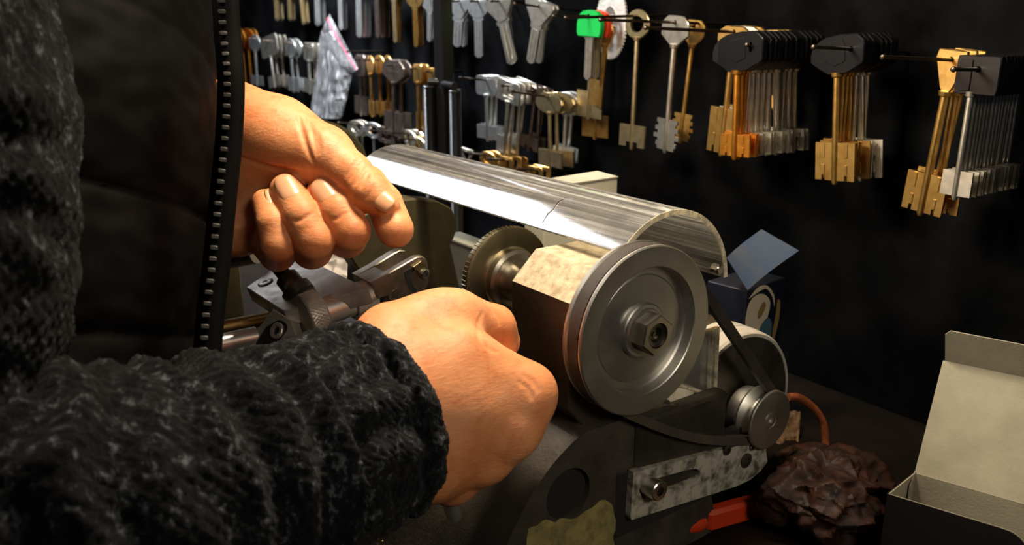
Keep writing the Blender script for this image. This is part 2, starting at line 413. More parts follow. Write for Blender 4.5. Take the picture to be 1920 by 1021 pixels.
hs = hs.build('headstock_block', mat('ground_steel', (.17, .14, .11), (.11, .09, .07), .42, .85, 40, bs=.15), mc, sharp=20)
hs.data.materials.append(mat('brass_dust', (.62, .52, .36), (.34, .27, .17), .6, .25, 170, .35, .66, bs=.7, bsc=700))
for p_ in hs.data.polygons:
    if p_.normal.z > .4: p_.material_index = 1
MB().lathe((0, 0, 0), (1, 0, 0), [(-108, 17), (-104, 17), (-103, 15), (-103, 12.2), (-90, 11.8), (-88, 12.6), (-61, 12.6)], 64).build('spindle', 'hub', mc, sharp=25)
cd = MB().lathe((0, 0, 0), (1, 0, 0), [(-116, 12), (-116, 26), (-115.2, 28.3), (-112, 28.6), (-110.6, 28.2), (-110, 26.6), (-109, 18), (-108, 17)], 96).build('cutter_wheel', 'cutter', mc, sharp=25)
tt = MB()
for i in range(70):
    a = 2*PI*i/70; c = np.array([-113.2, 28.4*math.cos(a), 28.4*math.sin(a)]); t = np.array([0, -math.sin(a), math.cos(a)]); r_ = np.array([0, math.cos(a), math.sin(a)])
    tt.prism([(-.55, -.6), (.5, -.6), (.15, .55)], c, t, r_, X3, -2, 2)
tt.build('cutter_teeth', 'cutter', cd)
# --- casting under the headstock
prof = [(-28, -46), (-38, -50), (-52, -60), (-66, -76), (-78, -98), (-88, BZ), (70, BZ), (60, -100), (46, -66), (30, -47)]
pr = catmull(prof[:6], 5).tolist()+prof[6:]
def cast_end(parent):
    ym, zm, r = -38.5, -75.5, 13.2
    m = MB(); m.ring_plate(pr, circ(r, 40, (ym, zm)), (0, 0, 0), Y3, Z3, X3, -13, -9, 96, (ym, zm), 0)
    return m.build('casting', 'cast', parent, sharp=40)
ca = cast_end(mc)
MB().prism(pr, (0, 0, 0), Y3, Z3, X3, -345, -12.9).build('machine_bed', 'cast', mc, sharp=50)
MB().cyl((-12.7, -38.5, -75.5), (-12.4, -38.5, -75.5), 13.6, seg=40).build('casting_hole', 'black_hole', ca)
# chipped yellow paint at the foot of the casting
pa = [tuple(on(0, -9, *p)[1:]) for p in ((985, 1040), (990, 992), (1006, 984), (1022, 972), (1040, 978), (1052, 970), (1075, 972), (1096, 958), (1110, 950), (1128, 936), (1146, 944), (1150, 962), (1156, 985), (1148, 1004), (1140, 1040))]
MB().prism(catmull(pa+[pa[0]], 3)[:-1], (0, 0, 0), Y3, Z3, X3, -9.3, -8.6).build('chipped_paint', mat('ochre_chipped_paint', (.26, .22, .08), (.13, .11, .045), .6, 0, 160, .4, .7, bs=.9, bsc=300), ca, sharp=50)
mc_ = MB().box((-12, 36, -72), (10, 66, 44), bev=1.5)
mc_.build('rear_bracket', 'motor', mc)
# --- slotted motor plate and its bolt (X plane in front of the casting)
XP = -4.
q = [on(0, XP, *p)[1:] for p in ((1188, 885), (1182, 975), (1400, 905), (1440, 870), (1432, 812), (1388, 834))]
sl = [on(0, XP, *p)[1:] for p in ((1198, 918), (1208, 903), (1232, 896), (1290, 880), (1306, 878), (1314, 884), (1312, 895), (1302, 903), (1240, 922), (1220, 932), (1204, 934))]
sc_ = np.mean(sl, 0)
mp = MB().ring_plate(q, sl, (0, 0, 0), Y3, Z3, X3, XP-4, XP, 96, tuple(sc_)).build('motor_plate', 'plate', mc, sharp=30)
MB().box((XP-6.5, 38, -93), (4.4, 92, 36), bev=.5).build('plate_spacer', 'black_hole', mp)
bp = on(0, XP+9, 1238, 921)
bt = MB(); bt.ring_plate(circ(5.2, 40), circ(2.7, 6, a0=.3), (XP-4, bp[1], bp[2]), Y3, Z3, X3, 0, 13, 48, bev=.5)
bt = bt.build('socket_bolt', 'steel', mp, sharp=25)
MB().cyl((XP-3, bp[1], bp[2]), (XP+5, bp[1], bp[2]), 2.9, seg=24).build('bolt_socket', 'black_hole', bt)
for x, y, r in ((1362, 842, 3.0), (1398, 862, 4.2), (1408, 838, 1.6)):
    c = on(0, XP, x, y); MB().lathe((XP-.4, c[1], c[2]), (1, 0, 0), [(0, r), (1.4, r), (1.8, r*.8), (1.8, r*.45), (.8, r*.4), (.8, .05)], 24).build('plate_screw', 'motor', mp)
# --- motor, small pulley, belt
MY, MZ = 97., -72.
mo = MB().lathe((0, MY, MZ), (1, 0, 0), [(-165, 34), (-160, 42), (-120, 44), (-36, 43.6), (-24, 42), (-22.2, 42), (-22, 41.4), (-22, 20), (-22.6, 19), (-22.6, .05)], 96).build('motor', 'motor', mc, sharp=25)
MB().lathe((0, MY, MZ), (1, 0, 0), [(-44, 43.4), (-43, 44.6), (-34, 44.6), (-33.2, 43.4), (-32.2, 43.4), (-31.4, 44.6), (-23.4, 44), (-21.8, 43), (-21.6, 41.2), (-22.2, 41)], 96, caps=False).build('motor_rim', 'motor_rim', mo, sharp=25)
sp_ = MB().lathe((0, MY, MZ), (1, 0, 0), [(-22, 6), (-21.6, 12), (-20, 13.4), (-14.5, 13.8), (-13, 12), (-11.5, 16), (-10, 16.6), (-9.2, 15.8), (-6.4, 11.5), (-5.4, 11.5), (-2.4, 15.8), (-1.5, 16.9), (-.4, 16.9), (0, 16.3), (0, 5.2), (-.7, 4.8), (-.7, 4.4), (.2, 4.0), (.4, 1.9), (-.8, 1.7), (-.8, .05)], 80).build('small_pulley', 'pulley_steel', mo, sharp=22)
def belt():
    R1, R2 = 38.6, 13.0; c1 = np.array([0., 0.]); c2 = np.array([MY, MZ]); d = c2-c1; D = np.linalg.norm(d); ang = math.atan2(d[1], d[0]); off = math.acos((R1-R2)/D)
    pts = []
    n1 = 60
    for i in range(n1+1):
        a = ang+off+(2*PI-2*off)*i/n1; pts.append(c1+R1*np.array([math.cos(a), math.sin(a)]))
    for i in range(21):
        a = ang-off+2*off*i/20; pts.append(c2+R2*np.array([math.cos(a), math.sin(a)]))
    # slack: lower run sags
    pts = np.array(pts); G = []
    full = []
    for i in range(len(pts)):
        a, b = pts[i], pts[(i+1) % len(pts)]; L = np.linalg.norm(b-a); k = max(1, int(L/4))
        for j in range(k):
            t = j/k; q_ = a+(b-a)*t
            if L > 40 and (a+b)[1] < -60: q_ = q_+np.array([.15, -1.])*7*math.sin(PI*t)
            full.append(q_)
    full = np.array(full); n = len(full); tg = np.roll(full, -1, 0)-np.roll(full, 1, 0); tg /= np.linalg.norm(tg, axis=1)[:, None]; no = np.stack([tg[:, 1], -tg[:, 0]], 1)
    if (no[0]@(full[0]-c1)) < 0: no = -no
    for w, h in ((-3.4, 2.2), (3.4, 2.2), (1.7, -2.2), (-1.7, -2.2), (-3.4, 2.2)):
        G.append(np.concatenate([np.full((n, 1), -5.9+w), full+no*h], 1))
    G = np.array(G).transpose(1, 0, 2); G = np.concatenate([G, G[:1]]); return grid_mesh('belt', G)
link_mesh(belt(), 'belt', MT['belt'], mc, sharp=30)
# --- clear curved guard
GC = (25., 11.); GR = 41.5
def guard():
    a0, a1 = math.radians(142), math.radians(2); n = 60; m = 50; G = []
    ins, outs = [], []
    for r, L in ((GR, outs), (GR-2.6, ins)):
        for j in range(m+1):
            x = -284+(272)*j/m
            L.append([[x, GC[0]+r*math.cos(a0+(a1-a0)*i/n), GC[1]+r*math.sin(a0+(a1-a0)*i/n)] for i in range(n+1)])
    o = np.array(outs); i_ = np.array(ins)
    return o, i_
go, gi = guard()
ring = np.concatenate([go, gi[:, ::-1], go[:, :1]], 1)
g = link_mesh(grid_mesh('guard', ring), 'guard', MT['acrylic'], mc, sharp=40)
g['label'] = 'clear scratched curved plastic guard'
for j, nm in ((-1, 'guard_edge'), (0, 'guard_edge')):
    x = go[j, 0, 0]; s_ = 1 if j else -1
    E_ = np.stack([go[j]+np.array([.05*s_, 0, 0]), gi[j]+np.array([.05*s_, 0, 0]), gi[j]+np.array([.5*s_, 0, 0]), go[j]+np.array([.5*s_, 0, 0]), go[j]+np.array([.05*s_, 0, 0])], 1)
    link_mesh(grid_mesh('guard_edge', E_), nm, MT['acrylic_edge'], g, sharp=30)
c = on(0, -12, 1347, 507); MB().lathe((-14.5, c[1]-1, c[2]+1), (1, 0, 0), [(0, 2.6), (4.2, 2.6), (4.8, 2), (4.8, .05)], 20).build('guard_screw', 'steel', g)
cr = [on(0, x_, *p_) for x_, p_ in ((-78, (995, 415)), (-75, (1003, 402)), (-72, (1010, 388)), (-70, (1018, 372)))]
cr = [np.array([x_, GC[0]+(GR+.1)*math.cos(math.radians(t)), GC[1]+(GR+.1)*math.sin(math.radians(t))]) for x_, t in ((-73, 138), (-74, 130), (-73, 124), (-75, 117), (-74, 110))]
MB().tube(cr, [.15, .3, .22, .3, .1], 6).build('crack', 'wire', g)
# flat clear plate hanging behind the pulley
a, b, c, d = [on(0, -30, *p) for p in ((1290, 690), (1347, 600), (1342, 742), (1292, 735))]
fp = [on(0, -19, *p)[1:] for p in ((1262, 640), (1347, 612), (1341, 742), (1270, 722))]
f_ = MB().prism(fp, (0, 0, 0), Y3, Z3, X3, -20.5, -18).build('lower_guard_plate', glassy('clear_acrylic', (.95, .95, .93), .10, .45, .65, rough=.08), mc, sharp=30)
e0, e1, e2 = [np.array([-19.2, *p]) for p in (fp[1], fp[2], fp[3])]
MB().tube([e0, e1], 1.0, 6).tube([e1, e2], 1.0, 6).build('plate_edge', 'acrylic_edge', f_)
# --- tall olive bearing housing behind the left of the spindle
def at_plane(X, pts): return [tuple(on(0, X, *p)[1:]) for p in pts]
ho = at_plane(-200, ((668, 600), (672, 505), (655, 480), (650, 455), (672, 410), (720, 378), (777, 372), (820, 376), (847, 390), (857, 412), (858, 428), (852, 446), (845, 460), (852, 490), (864, 545), (880, 620)))
MB().prism(ho, (0, 0, 0), Y3, Z3, X3, -216, -200, 1).build('bearing_housing', 'olive', mc, sharp=40)
c = on(0, -330, 600, 330)
MB().lathe((-330, c[1], c[2]), (1, 0, 0), [(-14, 36), (-12, 40.5), (0, 40.5), (3, 38), (3, .05)], 64).build('end_cover', 'olive', mc, sharp=30)
# --- carriage: tilted frame
phi = math.radians(17); E1 = X3; E2 = np.array([0, math.cos(phi), math.sin(phi)]); E3 = np.array([0, -math.sin(phi), math.cos(phi)])
AX = np.array([E1, E2, E3])
cg = empty('tmp', (0, 0, 0)); bpy.data.objects.remove(cg)
JT = P(696, 530, 455)      # near top corner of the vise jaw
def jx(u, v, w): return JT+E1*u+E2*v+E3*w
pj = MB()
# body: rear solid part with two upright cheeks
body = [(-1, 0), (-1, -10), (5, -12), (4, -22), (24, -22), (33, -16), (36, -8), (33, 2), (27, 5.5), (18, 4.5), (0, 0)]
near = [(0, 0), (0, -9), (5, -10), (5, -20), (20, -22), (26, -20), (29, -12), (26, -4), (29, 1), (31.5, 3.5), (28, 6.2), (22, 5.8), (8, 2)]
def prof2(m, pts, u0, u1, bev=.5): m.prism(pts, JT, E2, E3, E1, u0, u1, bev); return m
cheek = [(0, 0), (0, -10), (6, -11), (6, -20), (24, -21), (31, -16), (33.5, -8), (34, -3), (32.6, -.4), (29, 1.1), (24, 1.0), (12, .4)]
vj = prof2(MB(), cheek, -5, 0, .5).build('vise_jaw', 'jaw_steel', mc, sharp=30)
prof2(MB(), [(0, 0), (0, -10), (6, -11), (6, -20), (26, -21), (27, -9), (24, -8), (16, -5.5), (11, -.2)], -17, -4.6, .3).build('jaw_block', 'jaw_steel', vj, sharp=30)
prof2(MB(), [(0, 0), (0, -10), (6, -11), (6, -21), (24, -22), (30, -15), (32, -5), (31, 0), (28, 1.6), (24, 1.6), (10, .2)], -23, -16.8, .5).build('rear_cheek', 'jaw_steel', vj, sharp=30)
m = MB(); m.cyl(jx(0, 10.5, -12), jx(.4, 10.5, -12), 2.3, seg=24); m.build('pin', 'dark_steel', vj)
prof2(MB(), [(19, -3), (24.5, -3), (24.5, -5), (21.5, -6), (21.5, -13), (23, -16), (21.5, -21), (19.6, -21), (20.8, -16), (19, -13)], .05, .35, 0).build('jaw_slot', 'black_hole', vj)
cl = prof2(MB(), [(24.4, -2.2), (30, -1.2), (31.2, -4), (32, -9), (30.5, -12), (28, -12), (26.6, -9), (25.8, -5), (24.4, -4.6)], 0, 1.8, .3).build('clip', MT['cutter'], vj, sharp=30)
s_c = jx(1.8, 29.4, -8.6)
MB().lathe(s_c, E1, [(0, 2.6), (1.0, 2.6), (1.5, 2.0), (1.5, .05)], 20).build('clip_screw', 'steel', cl)
MB().box(s_c+E1*1.55, (.2, 4.4, .7), np.array([E1, E2*.8+E3*.6, E3*.8-E2*.6])).build('screw_slot', 'black_hole', cl)
# cradle body below the jaw
MB().box(jx(-14, 0, -39), (30, 38, 20), AX, 2).build('cradle', 'dark_steel', mc)
# micrometer-like barrel and knurled knob
bA = on(0, -129, 688, 554); bB = on(0, -129, 603, 585); bd = (bB-bA)/np.linalg.norm(bB-bA); bL = np.linalg.norm(bB-bA)
MB().lathe(bA-bd*3, bd, [(0, 8.6), (12, 8.6), (13, 7.6), (bL+4, 7.6)], 40).build('barrel', 'chrome', mc, sharp=30)
k0 = bB; kn = MB(); kn.lathe(k0, bd, [(0, 11.4), (.8, 12.2), (9.2, 12.2), (10, 11.6), (10, .05)], 96); kn = kn.build('knurled_knob', 'slab_steel', mc, sharp=30)
m = MB(); a_, b_, _d = frame(bd)
for i in range(40):
    for s_ in (1, -1):
        pts = []
        for j in range(7):
            t = 1+8*j/6; an = 2*PI*i/40+s_*j*.075; pts.append(k0+bd*t+(a_*math.cos(an)+b_*math.sin(an))*12.25)
        m.tube(pts, .34, 4, False)
m.build('knurling', 'slab_steel', kn)
# slab with screws
S0 = np.array([-190., -122.2, -3.7])
pts = [onpl(S0, E3, *p) for p in ((462, 538), (553, 474), (690, 540), (532, 583))]
uv = [((p-S0)@E1, (p-S0)@E2) for p in pts]
sb = MB().prism(uv, S0, E1, E2, E3, -9, 0, .4).build('clamp_slab', 'slab_steel', mc, sharp=30)
c = onpl(S0, E3, 498, 530)
MB().lathe(c, E3, [(.1, 4.4), (.3, 4.4), (.3, .05)], 32).build('countersink', 'black_hole', sb)
MB().lathe(c, E3, [(.2, 3.5), (.7, 3.5), (.9, 3.0), (.9, 1.5), (.4, 1.4), (.4, .05)], 32).build('cap_screw', 'slab_steel', sb)
c = onpl(S0, E3, 560, 548)
up_ = E3*.75-E2*.1-E1*.75; up_ /= np.linalg.norm(up_)
tb = MB().lathe(c-up_*2, up_, [(0, 8.2), (5, 8.2), (6, 6.4), (13, 6.2), (14, 5), (14, .05)], 32).build('clamp_screw', 'dark_steel', sb, sharp=30)
th = MB()
for i in range(9): th.lathe(c+up_*(12+i*.9), up_, [(0, 3.2), (.45, 3.9), (.9, 3.2)], 24)
th.lathe(c+up_*20, up_, [(0, 3.2), (2, 2.2), (8, 1.6), (8.2, .05)], 16); th.build('threaded_stud', 'dark_steel', tb)
MB().cyl(c+up_*8-E1*3, c+up_*9+E1*8-E2*4, 2.6, 2.0, 16, .4).build('cross_pin', 'hub', tb)
# lower link arm with recessed bolt, rods on the left
L0 = P(500, 620, 452); ln = np.cross(E1, np.array([0, .45, .89])); ln = np.array([.35, -.80, .48]); ln /= np.linalg.norm(ln)
lk = [onpl(L0, ln, *p) for p in ((511, 578), (545, 600), (560, 640), (520, 690), (440, 690), (448, 662))]
e_a = lk[1]-lk[0]; e_a -= ln*(e_a@ln); e_a /= np.linalg.norm(e_a); e_b = np.cross(ln, e_a)
uv = [((p-L0)@e_a, (p-L0)@e_b) for p in lk]
lo_ = MB().prism(uv, L0, e_a, e_b, ln, -7, 0, .5).build('link_arm', 'slab_steel', mc, sharp=30)
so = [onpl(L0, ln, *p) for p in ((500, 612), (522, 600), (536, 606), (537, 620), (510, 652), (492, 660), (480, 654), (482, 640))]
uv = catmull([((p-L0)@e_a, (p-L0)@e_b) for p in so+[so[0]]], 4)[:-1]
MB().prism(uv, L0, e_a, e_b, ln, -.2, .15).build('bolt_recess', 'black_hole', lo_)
c = onpl(L0, ln, 521, 620)
m = MB(); m.ring_plate(circ(4.2, 40), circ(2.5, 6), c, e_a, e_b, ln, 0, 1.6, 48, bev=.4); m.build('recess_bolt', 'slab_steel', lo_, sharp=25)
r0 = P(480, 630, 458); r1 = r0-Y3*110
MB().cyl(r0, r1, 5.2, seg=32).build('guide_rod', 'chrome', mc)
r0 = P(520, 662, 450); r1 = r0-Y3*120
MB().cyl(r0, r1, 3.2, seg=24).build('feed_rod', mat('red_rod', (.28, .05, .05), None, .3, .5), mc)
ob = P(455, 540, 560)
MB().box(ob+np.array([-30, -62, -3]), (40, 130, 38), bev=1).build('tailstock', 'olive', mc)
bb = P(455, 606, 520)
MB().cyl(bb-Y3*110, bb+Y3*24, 4.2, seg=28).build('brass_rail', mat('brass_rail', (.55, .38, .14), (.35, .24, .09), .35, 1, 60), mc)
dr = P(432, 487, 520)
MB().cyl(dr-np.array([60, 26, 18]), dr+np.array([20, 9, 6]), 5, seg=24).build('lever', 'chrome', mc)
lv = P(852, 968, 400)
MB().cyl(lv, P(838, 930, 385), 3.4, 3.0, 20, .6).build('handle_stub', 'chrome', mc)
#@@BOXES
def panel(m, pts, n, t):
    n = np.array(n, float); n /= np.linalg.norm(n); pts = [np.array(p, float) for p in pts]
    m.rings([[p for p in pts], [p+n*t for p in pts]]); return m
def nrm(a, b, c):
    n = np.cross(b-a, c-a); return n/np.linalg.norm(n)
# white carton behind the guard
wbx = empty('white_carton', (-201, 120, BZ), 'plain pale carton standing on edge behind the clear guard', 'box')
x0, x1, y0, y1, zt = -212., -190., 86., 152.9, 29.7
m = MB().box(((x0+x1)/2, (y0+y1)/2, (BZ+zt-1)/2), (x1-x0, y1-y0, zt-1-BZ), bev=.4).build('body', 'card_white', wbx)
m = MB(); panel(m, [(x0-.3, y0, zt-.9), (x1+.6, y0, zt-.9), (x1+.6, y1, zt-.4), (x0, y1, zt+.6)], (0, 0, 1), .7); m.build('lid', 'card_white', wbx)
# open grey-lined box on the right
A = on(2, -88, 1665, 925); B = on(2, -88, 1715, 885); D = on(2, -88, 1880, 990)
ex = (D-A); ex[2] = 0; ex /= np.linalg.norm(ex); eyb = np.array([-ex[1], ex[0], 0])
if (B-A)@eyb < 0: eyb = -eyb
dep = (B-A)@eyb; Wd = 150.
B = A+eyb*dep + ex*((B-A)@ex)
ob_ = empty('open_carton', A+ex*70+eyb*dep/2+np.array([0, 0, BZ+88]), 'open carton, black outside and grey inside, lid up', 'box')
dn = np.array([0, 0, BZ+.5+88.])
A2 = A+ex*Wd; B0 = B; B2 = B0+ex*Wd
notch = np.linalg.norm(D-A)
m = MB()
fr = [A, A+ex*notch]
for i in range(1, 9): fr.append(A+ex*(notch+1+12*math.sin(i/8*PI/2))+Z3*(-14*(1-math.cos(i/8*PI/2))))
fr += [A2-Z3*14, A2+dn, A+dn]
panel(m, fr, -eyb, .7); m.build('front_panel', 'card_out', ob_)
m = MB(); panel(m, fr, eyb, .5); m.build('front_lining', 'card_in', ob_)
m = MB(); panel(m, [A, B0, B0+dn, A+dn], ex, .6); m.build('side_panel', 'card_in', ob_)
m = MB(); panel(m, [A-ex*.1, B0-ex*.1, B0+dn-ex*.1, A+dn-ex*.1], -ex, .5); m.build('side_cover', 'card_out', ob_)
m = MB(); panel(m, [B0, B2, B2+dn, B0+dn], -eyb, .7); m.build('back_panel', 'card_in', ob_)
m = MB(); panel(m, [A+dn, A2+dn, B2+dn, B0+dn], (0, 0, 1), .6); m.build('bottom_panel', 'card_in', ob_)
# lid rising from the back edge, leaning back a little, its flap bent forwards
ldir = None
for lean in (np.linspace(-40, 60, 101)):
    u = np.array([0, 0, math.cos(math.radians(lean))])+eyb*math.sin(math.radians(lean))
    t = 60.
    x_, y_, _ = proj(B0+u*t)
    tx = 1715+(1768-1715)*(885-y_)/(885-675)
    e_ = abs(x_-tx)
    if ldir is None or e_ < ldir[0]: ldir = (e_, u, lean)
u = ldir[1]
t = 60.
for _ in range(30):
    t *= (885-675)/(885-proj(B0+u*t)[1])
T0 = B0+u*t; T2 = B2+u*t
lid = MB(); ln_ = nrm(B0, B2, T0); ln_ = ln_ if ln_@eyb > 0 else -ln_
panel(lid, [B0, B2, T2, T0], ln_, .7); lid = lid.build('lid', 'card_in', ob_)
fu = u*.74-eyb*.66; fu /= np.linalg.norm(fu); tf = 15.
for _ in range(30): tf *= 57/(675-proj(T0+fu*tf)[1])
m = MB(); fl = [T0+ex*1-u*.0, T2, T2+fu*tf, T0+fu*tf+ex*3, T0+fu*(tf-3)+ex*.5]
panel(m, fl, np.cross(ex, fu)*(-1), .6); m.build('lid_flap', 'card_in', ob_)
m = MB(); panel(m, [B0+Z3*1, B0-eyb*9+Z3*-4, B0-eyb*9-Z3*14, B0-Z3*14], ex, .4); m.build('tuck_tab', 'card_in', ob_)
# blue and navy carton with an open flap and printed curves
K = [P(1347, 548, 560), P(1402, 545, 556), P(1490, 470, 570)]
bl = empty('blue_carton', on(1, 170, 1420, 640)*np.array([1, 1, 0])+np.array([0, 0, BZ]), 'navy carton with raised blue flap and cream swirls behind the belt', 'box')
pa_, pb_, pc_, pd_ = P(1362, 483, 545), P(1401, 544, 545), P(1497, 470, 575), P(1427, 430, 575)
n_ = nrm(pa_, pb_, pc_); m = MB()
mid = []
G = np.zeros((9, 9, 3))
for i in range(9):
    for j in range(9):
        s_, t_ = i/8, j/8
        p = (1-s_)*((1-t_)*pa_+t_*pd_)+s_*((1-t_)*pb_+t_*pc_)
        G[i, j] = p+n_*(-5*math.sin(PI*t_)*.8)
G2 = np.concatenate([G, (G+n_*.6)[:, ::-1]], 1); G2 = np.concatenate([G2, G2[:, :1]], 1)
link_mesh(grid_mesh('flap', G2), 'flap', MT['card_blue'], bl, sharp=40)
f0, f1 = P(1400, 545, 556), P(1480, 500, 585)
f0b, f1b = P(1391, 640, 560), P(1478, 640, 590)
hx = f1-f0; hx[2] = 0; hx /= np.linalg.norm(hx); hy = np.array([-hx[1], hx[0], 0]);
if hy@np.array([-.4, .9, 0]) < 0: hy = -hy
wB = 45.; zt_ = f0[2]
cB = f0+hx*wB/2+hy*15; cB[2] = (BZ+zt_)/2
m = MB().box(cB, (wB, 30, zt_-BZ), np.array([hx, hy, Z3]), .6).build('carton_body', 'card_navy', bl)
nB = -hy
def decal(pts, name, mt, k=.25):
    q_ = [onpl(f0+nB*k, nB, *p) for p in pts]; o_ = q_[0]; uv = [((p-o_)@hx, (p-o_)@Z3) for p in q_]
    uv = catmull(uv+[uv[0]], 4)[:-1]
    return MB().prism(uv, o_, hx, Z3, nB, -.12, .08).build(name, mt, bl)
decal([(1398, 600), (1404, 570), (1418, 553), (1434, 552), (1444, 566), (1440, 590), (1430, 620), (1412, 640), (1400, 640)], 'printed_swirl', 'cream_ink')
decal([(1420, 640), (1426, 612), (1440, 595), (1447, 610), (1440, 645)], 'printed_swirl', 'teal_ink', .5)
decal([(1421, 585), (1431, 566), (1436, 572), (1428, 592), (1421, 597)], 'printed_swirl', 'ochre_ink', .5)
decal([(1404, 560), (1420, 540), (1438, 535), (1451, 552), (1452, 575), (1448, 556), (1437, 541), (1422, 547)], 'printed_swirl', 'cream_ink', .5)
decal([(1458, 560), (1463, 566), (1460, 600), (1450, 640), (1446, 640), (1454, 590)], 'printed_swirl', 'ochre_ink', .5)
# --- bench clutter
def blob(name, c, r, m, label, cat, amp=.35, sc_=.06, seed=0, seg=(60, 90)):
    G = np.zeros((seg[0], seg[1], 3)); c = np.array(c, float)
    for i in range(seg[0]):
        th_ = PI*(i+.02)/(seg[0]-.96)
        for j in range(seg[1]):
            ph = 2*PI*j/seg[1]; n = np.array([math.sin(th_)*math.cos(ph), math.sin(th_)*math.sin(ph), math.cos(th_)])
            v = Vector(n*r*sc_)+Vector((seed, 0, 0))
            dd = mnoise.voronoi(v*.55)[0]; d2 = mnoise.voronoi(v*1.25+Vector((9, 2, 5)))[0]
            k = 1+amp*(.5*mnoise.noise(v*.5)+.45*(1-min(1, 2*(dd[1]-dd[0])))+.16*(1-min(1, 2*(d2[1]-d2[0])))-.3)
            G[i, j] = c+n*np.array(r)*k
    G[..., 2] = np.maximum(G[..., 2], BZ)
    o = link_mesh(grid_mesh(name, G, True), name, MT[m] if isinstance(m, str) else m, sharp=8 if seg[0] < 40 else 28); return tag(o, label, cat)
p = on(2, -115, 1530, 925)
blob('crumpled_paper_bag', (p[0]+2, p[1]+4, -114), (34, 36, 21), 'brown_paper', 'crumpled dark brown wrapping on the bench beside the open carton', 'paper bag', .40, .10, 3, (110, 170))
p = on(2, -125, 1440, 1010)
blob('leather_scrap', (p[0]+10, p[1]-26, -133), (26, 16, 8), mat('tan_leather', (.22, .09, .035), (.12, .05, .02), .6, 0, 60, bs=.4), 'brown leather scrap at the bottom edge below the pliers', 'leather scrap', .3, .1, 9)
p = on(2, BZ+1, 640, 490)
# crumpled white paper behind the carriage
G = np.zeros((60, 60, 3)); q4 = [P(520, 450, 640), P(720, 455, 600), P(720, 560, 575), P(500, 545, 620)]
pn_ = np.cross(q4[1]-q4[0], q4[3]-q4[0]); pn_ /= np.linalg.norm(pn_)
for i in range(60):
    for j in range(60):
        u_, v_ = i/59, j/59; v = Vector((u_*4, v_*3, 0)); h_ = 5*(1-abs(mnoise.noise(v)))+5*abs(mnoise.noise(v*2.3+Vector((4, 4, 0))))
        G[i, j] = (1-v_)*((1-u_)*q4[0]+u_*q4[1])+v_*((1-u_)*q4[3]+u_*q4[2])+pn_*h_
wp = link_mesh(grid_mesh('crumpled_paper', G), 'crumpled_paper', MT['paper'], sharp=30)
sd = wp.modifiers.new('t', 'SOLIDIFY'); sd.thickness = .0003
tag(wp, 'crumpled white paper lying behind the vise carriage', 'paper')
# copper brown cable arching over the bag
cb = catmull([P(1478, 744, 545), P(1500, 746, 548), P(1528, 768, 552), P(1545, 800, 555), P(1549, 850, 556), P(1548, 930, 556)], 10)
tag(MB().tube(cb, 2.6, 14).build('cable', 'copper'), 'copper brown cable arching out of the brown wrapping', 'cable')
# pliers with orange red grips
pz = BZ+8
g0 = on(2, pz, 1110, 1030); g1 = on(2, pz, 1322, 975); g2 = on(2, pz, 1430, 942)
plr = empty('pliers', (g1[0], g1[1], BZ), 'tool with orange-red grips lying in front of the motor plate', 'pliers')
d_ = (g2-g0)/np.linalg.norm(g2-g0); si = np.cross(Z3, d_)
MB().tube([g0-d_*30, g0, g1-d_*4, g1-d_*1], [6, 5.5, 5.2, 3.8], 16).build('grip', 'pliers', plr)
MB().box((g1+g2)/2, (np.linalg.norm(g2-g1), 9, 13), np.array([d_, si, Z3]), 2).build('grip', 'pliers', plr)
MB().box(g2+d_*16, (34, 6, 8), np.array([d_, si, Z3]), 1.5).build('jaw', 'dark_steel', plr)
# wooden stick behind the open carton
w0 = P(1676, 792, 640); w1 = P(1760, 832, 640)
wd_ = (w1-w0)/np.linalg.norm(w1-w0)
ws = MB().box((w0+w1)/2+np.array([0, 3, -4]), (np.linalg.norm(w1-w0), 6, 12), np.array(frame(wd_))[[2, 0, 1]], 1.2).build('wooden_stick', 'wood')
tag(ws, 'worn reddish wooden stick end sticking out behind the open carton', 'stick')
w0 = on(2, BZ+4, 1640, 870)
def sheet(name, corners, m, label, cat, amp=4., seed=0, n=24):
    a, b, c, d = corners; G = np.zeros((n, n, 3))
    nn = np.cross(b-a, d-a); nn /= np.linalg.norm(nn)
    for i in range(n):
        for j in range(n):
            u_, v_ = i/(n-1), j/(n-1); p_ = (1-u_)*((1-v_)*a+v_*b)+u_*((1-v_)*d+v_*c); w_ = Vector((u_*2.6+seed, v_*2.6, seed))
            G[i, j] = p_+nn*amp*(mnoise.noise(w_)+.5*abs(mnoise.noise(w_*2.7)))
    o = link_mesh(grid_mesh(name, G), name, MT[m] if isinstance(m, str) else m, sharp=25); sd_ = o.modifiers.new('t', 'SOLIDIFY'); sd_.thickness = .0006; return tag(o, label, cat)
sheet('kraft_paper', [P(1632, 930, 590), P(1640, 862, 620), P(1712, 868, 610), P(1668, 926, 560)], mat('dark_kraft', (.05, .018, .007), (.02, .008, .004), .7, 0, 50), 'dark brown folded paper touching the left corner of the open carton', 'paper', 3, 4)
sheet('tan_rag', [P(1440, 850, 590), P(1450, 770, 610), P(1502, 770, 610), P(1496, 848, 590)], mat('tan_rag', (.16, .09, .03), (.08, .04, .015), .7, 0, 60), 'tan rag half hidden behind the small motor pulley', 'rag', 6, 8)
gx0 = -262.; gz = float(on(1, 48, 872, 462)[2]); gx1 = float(on(1, 48, 925, 480)[0])
gb = empty('parts_box', ((gx0+gx1)/2, 48, -46.5), 'pale grey parts box seen between the olive housing and the cutting wheel', 'box')
MB().box(((gx0+gx1)/2, 56, (gz-46.5)/2), (gx1-gx0, 16, gz+46.5), bev=.8).build('body', mat('pale_grey_card', (.38, .36, .31), (.30, .29, .25), .7, 0, 30), gb)
MB().box(((gx0+gx1)/2, 56, gz+1.2), (gx1-gx0+2, 17, 2.4), bev=.6).build('lid', 'card_white', gb)
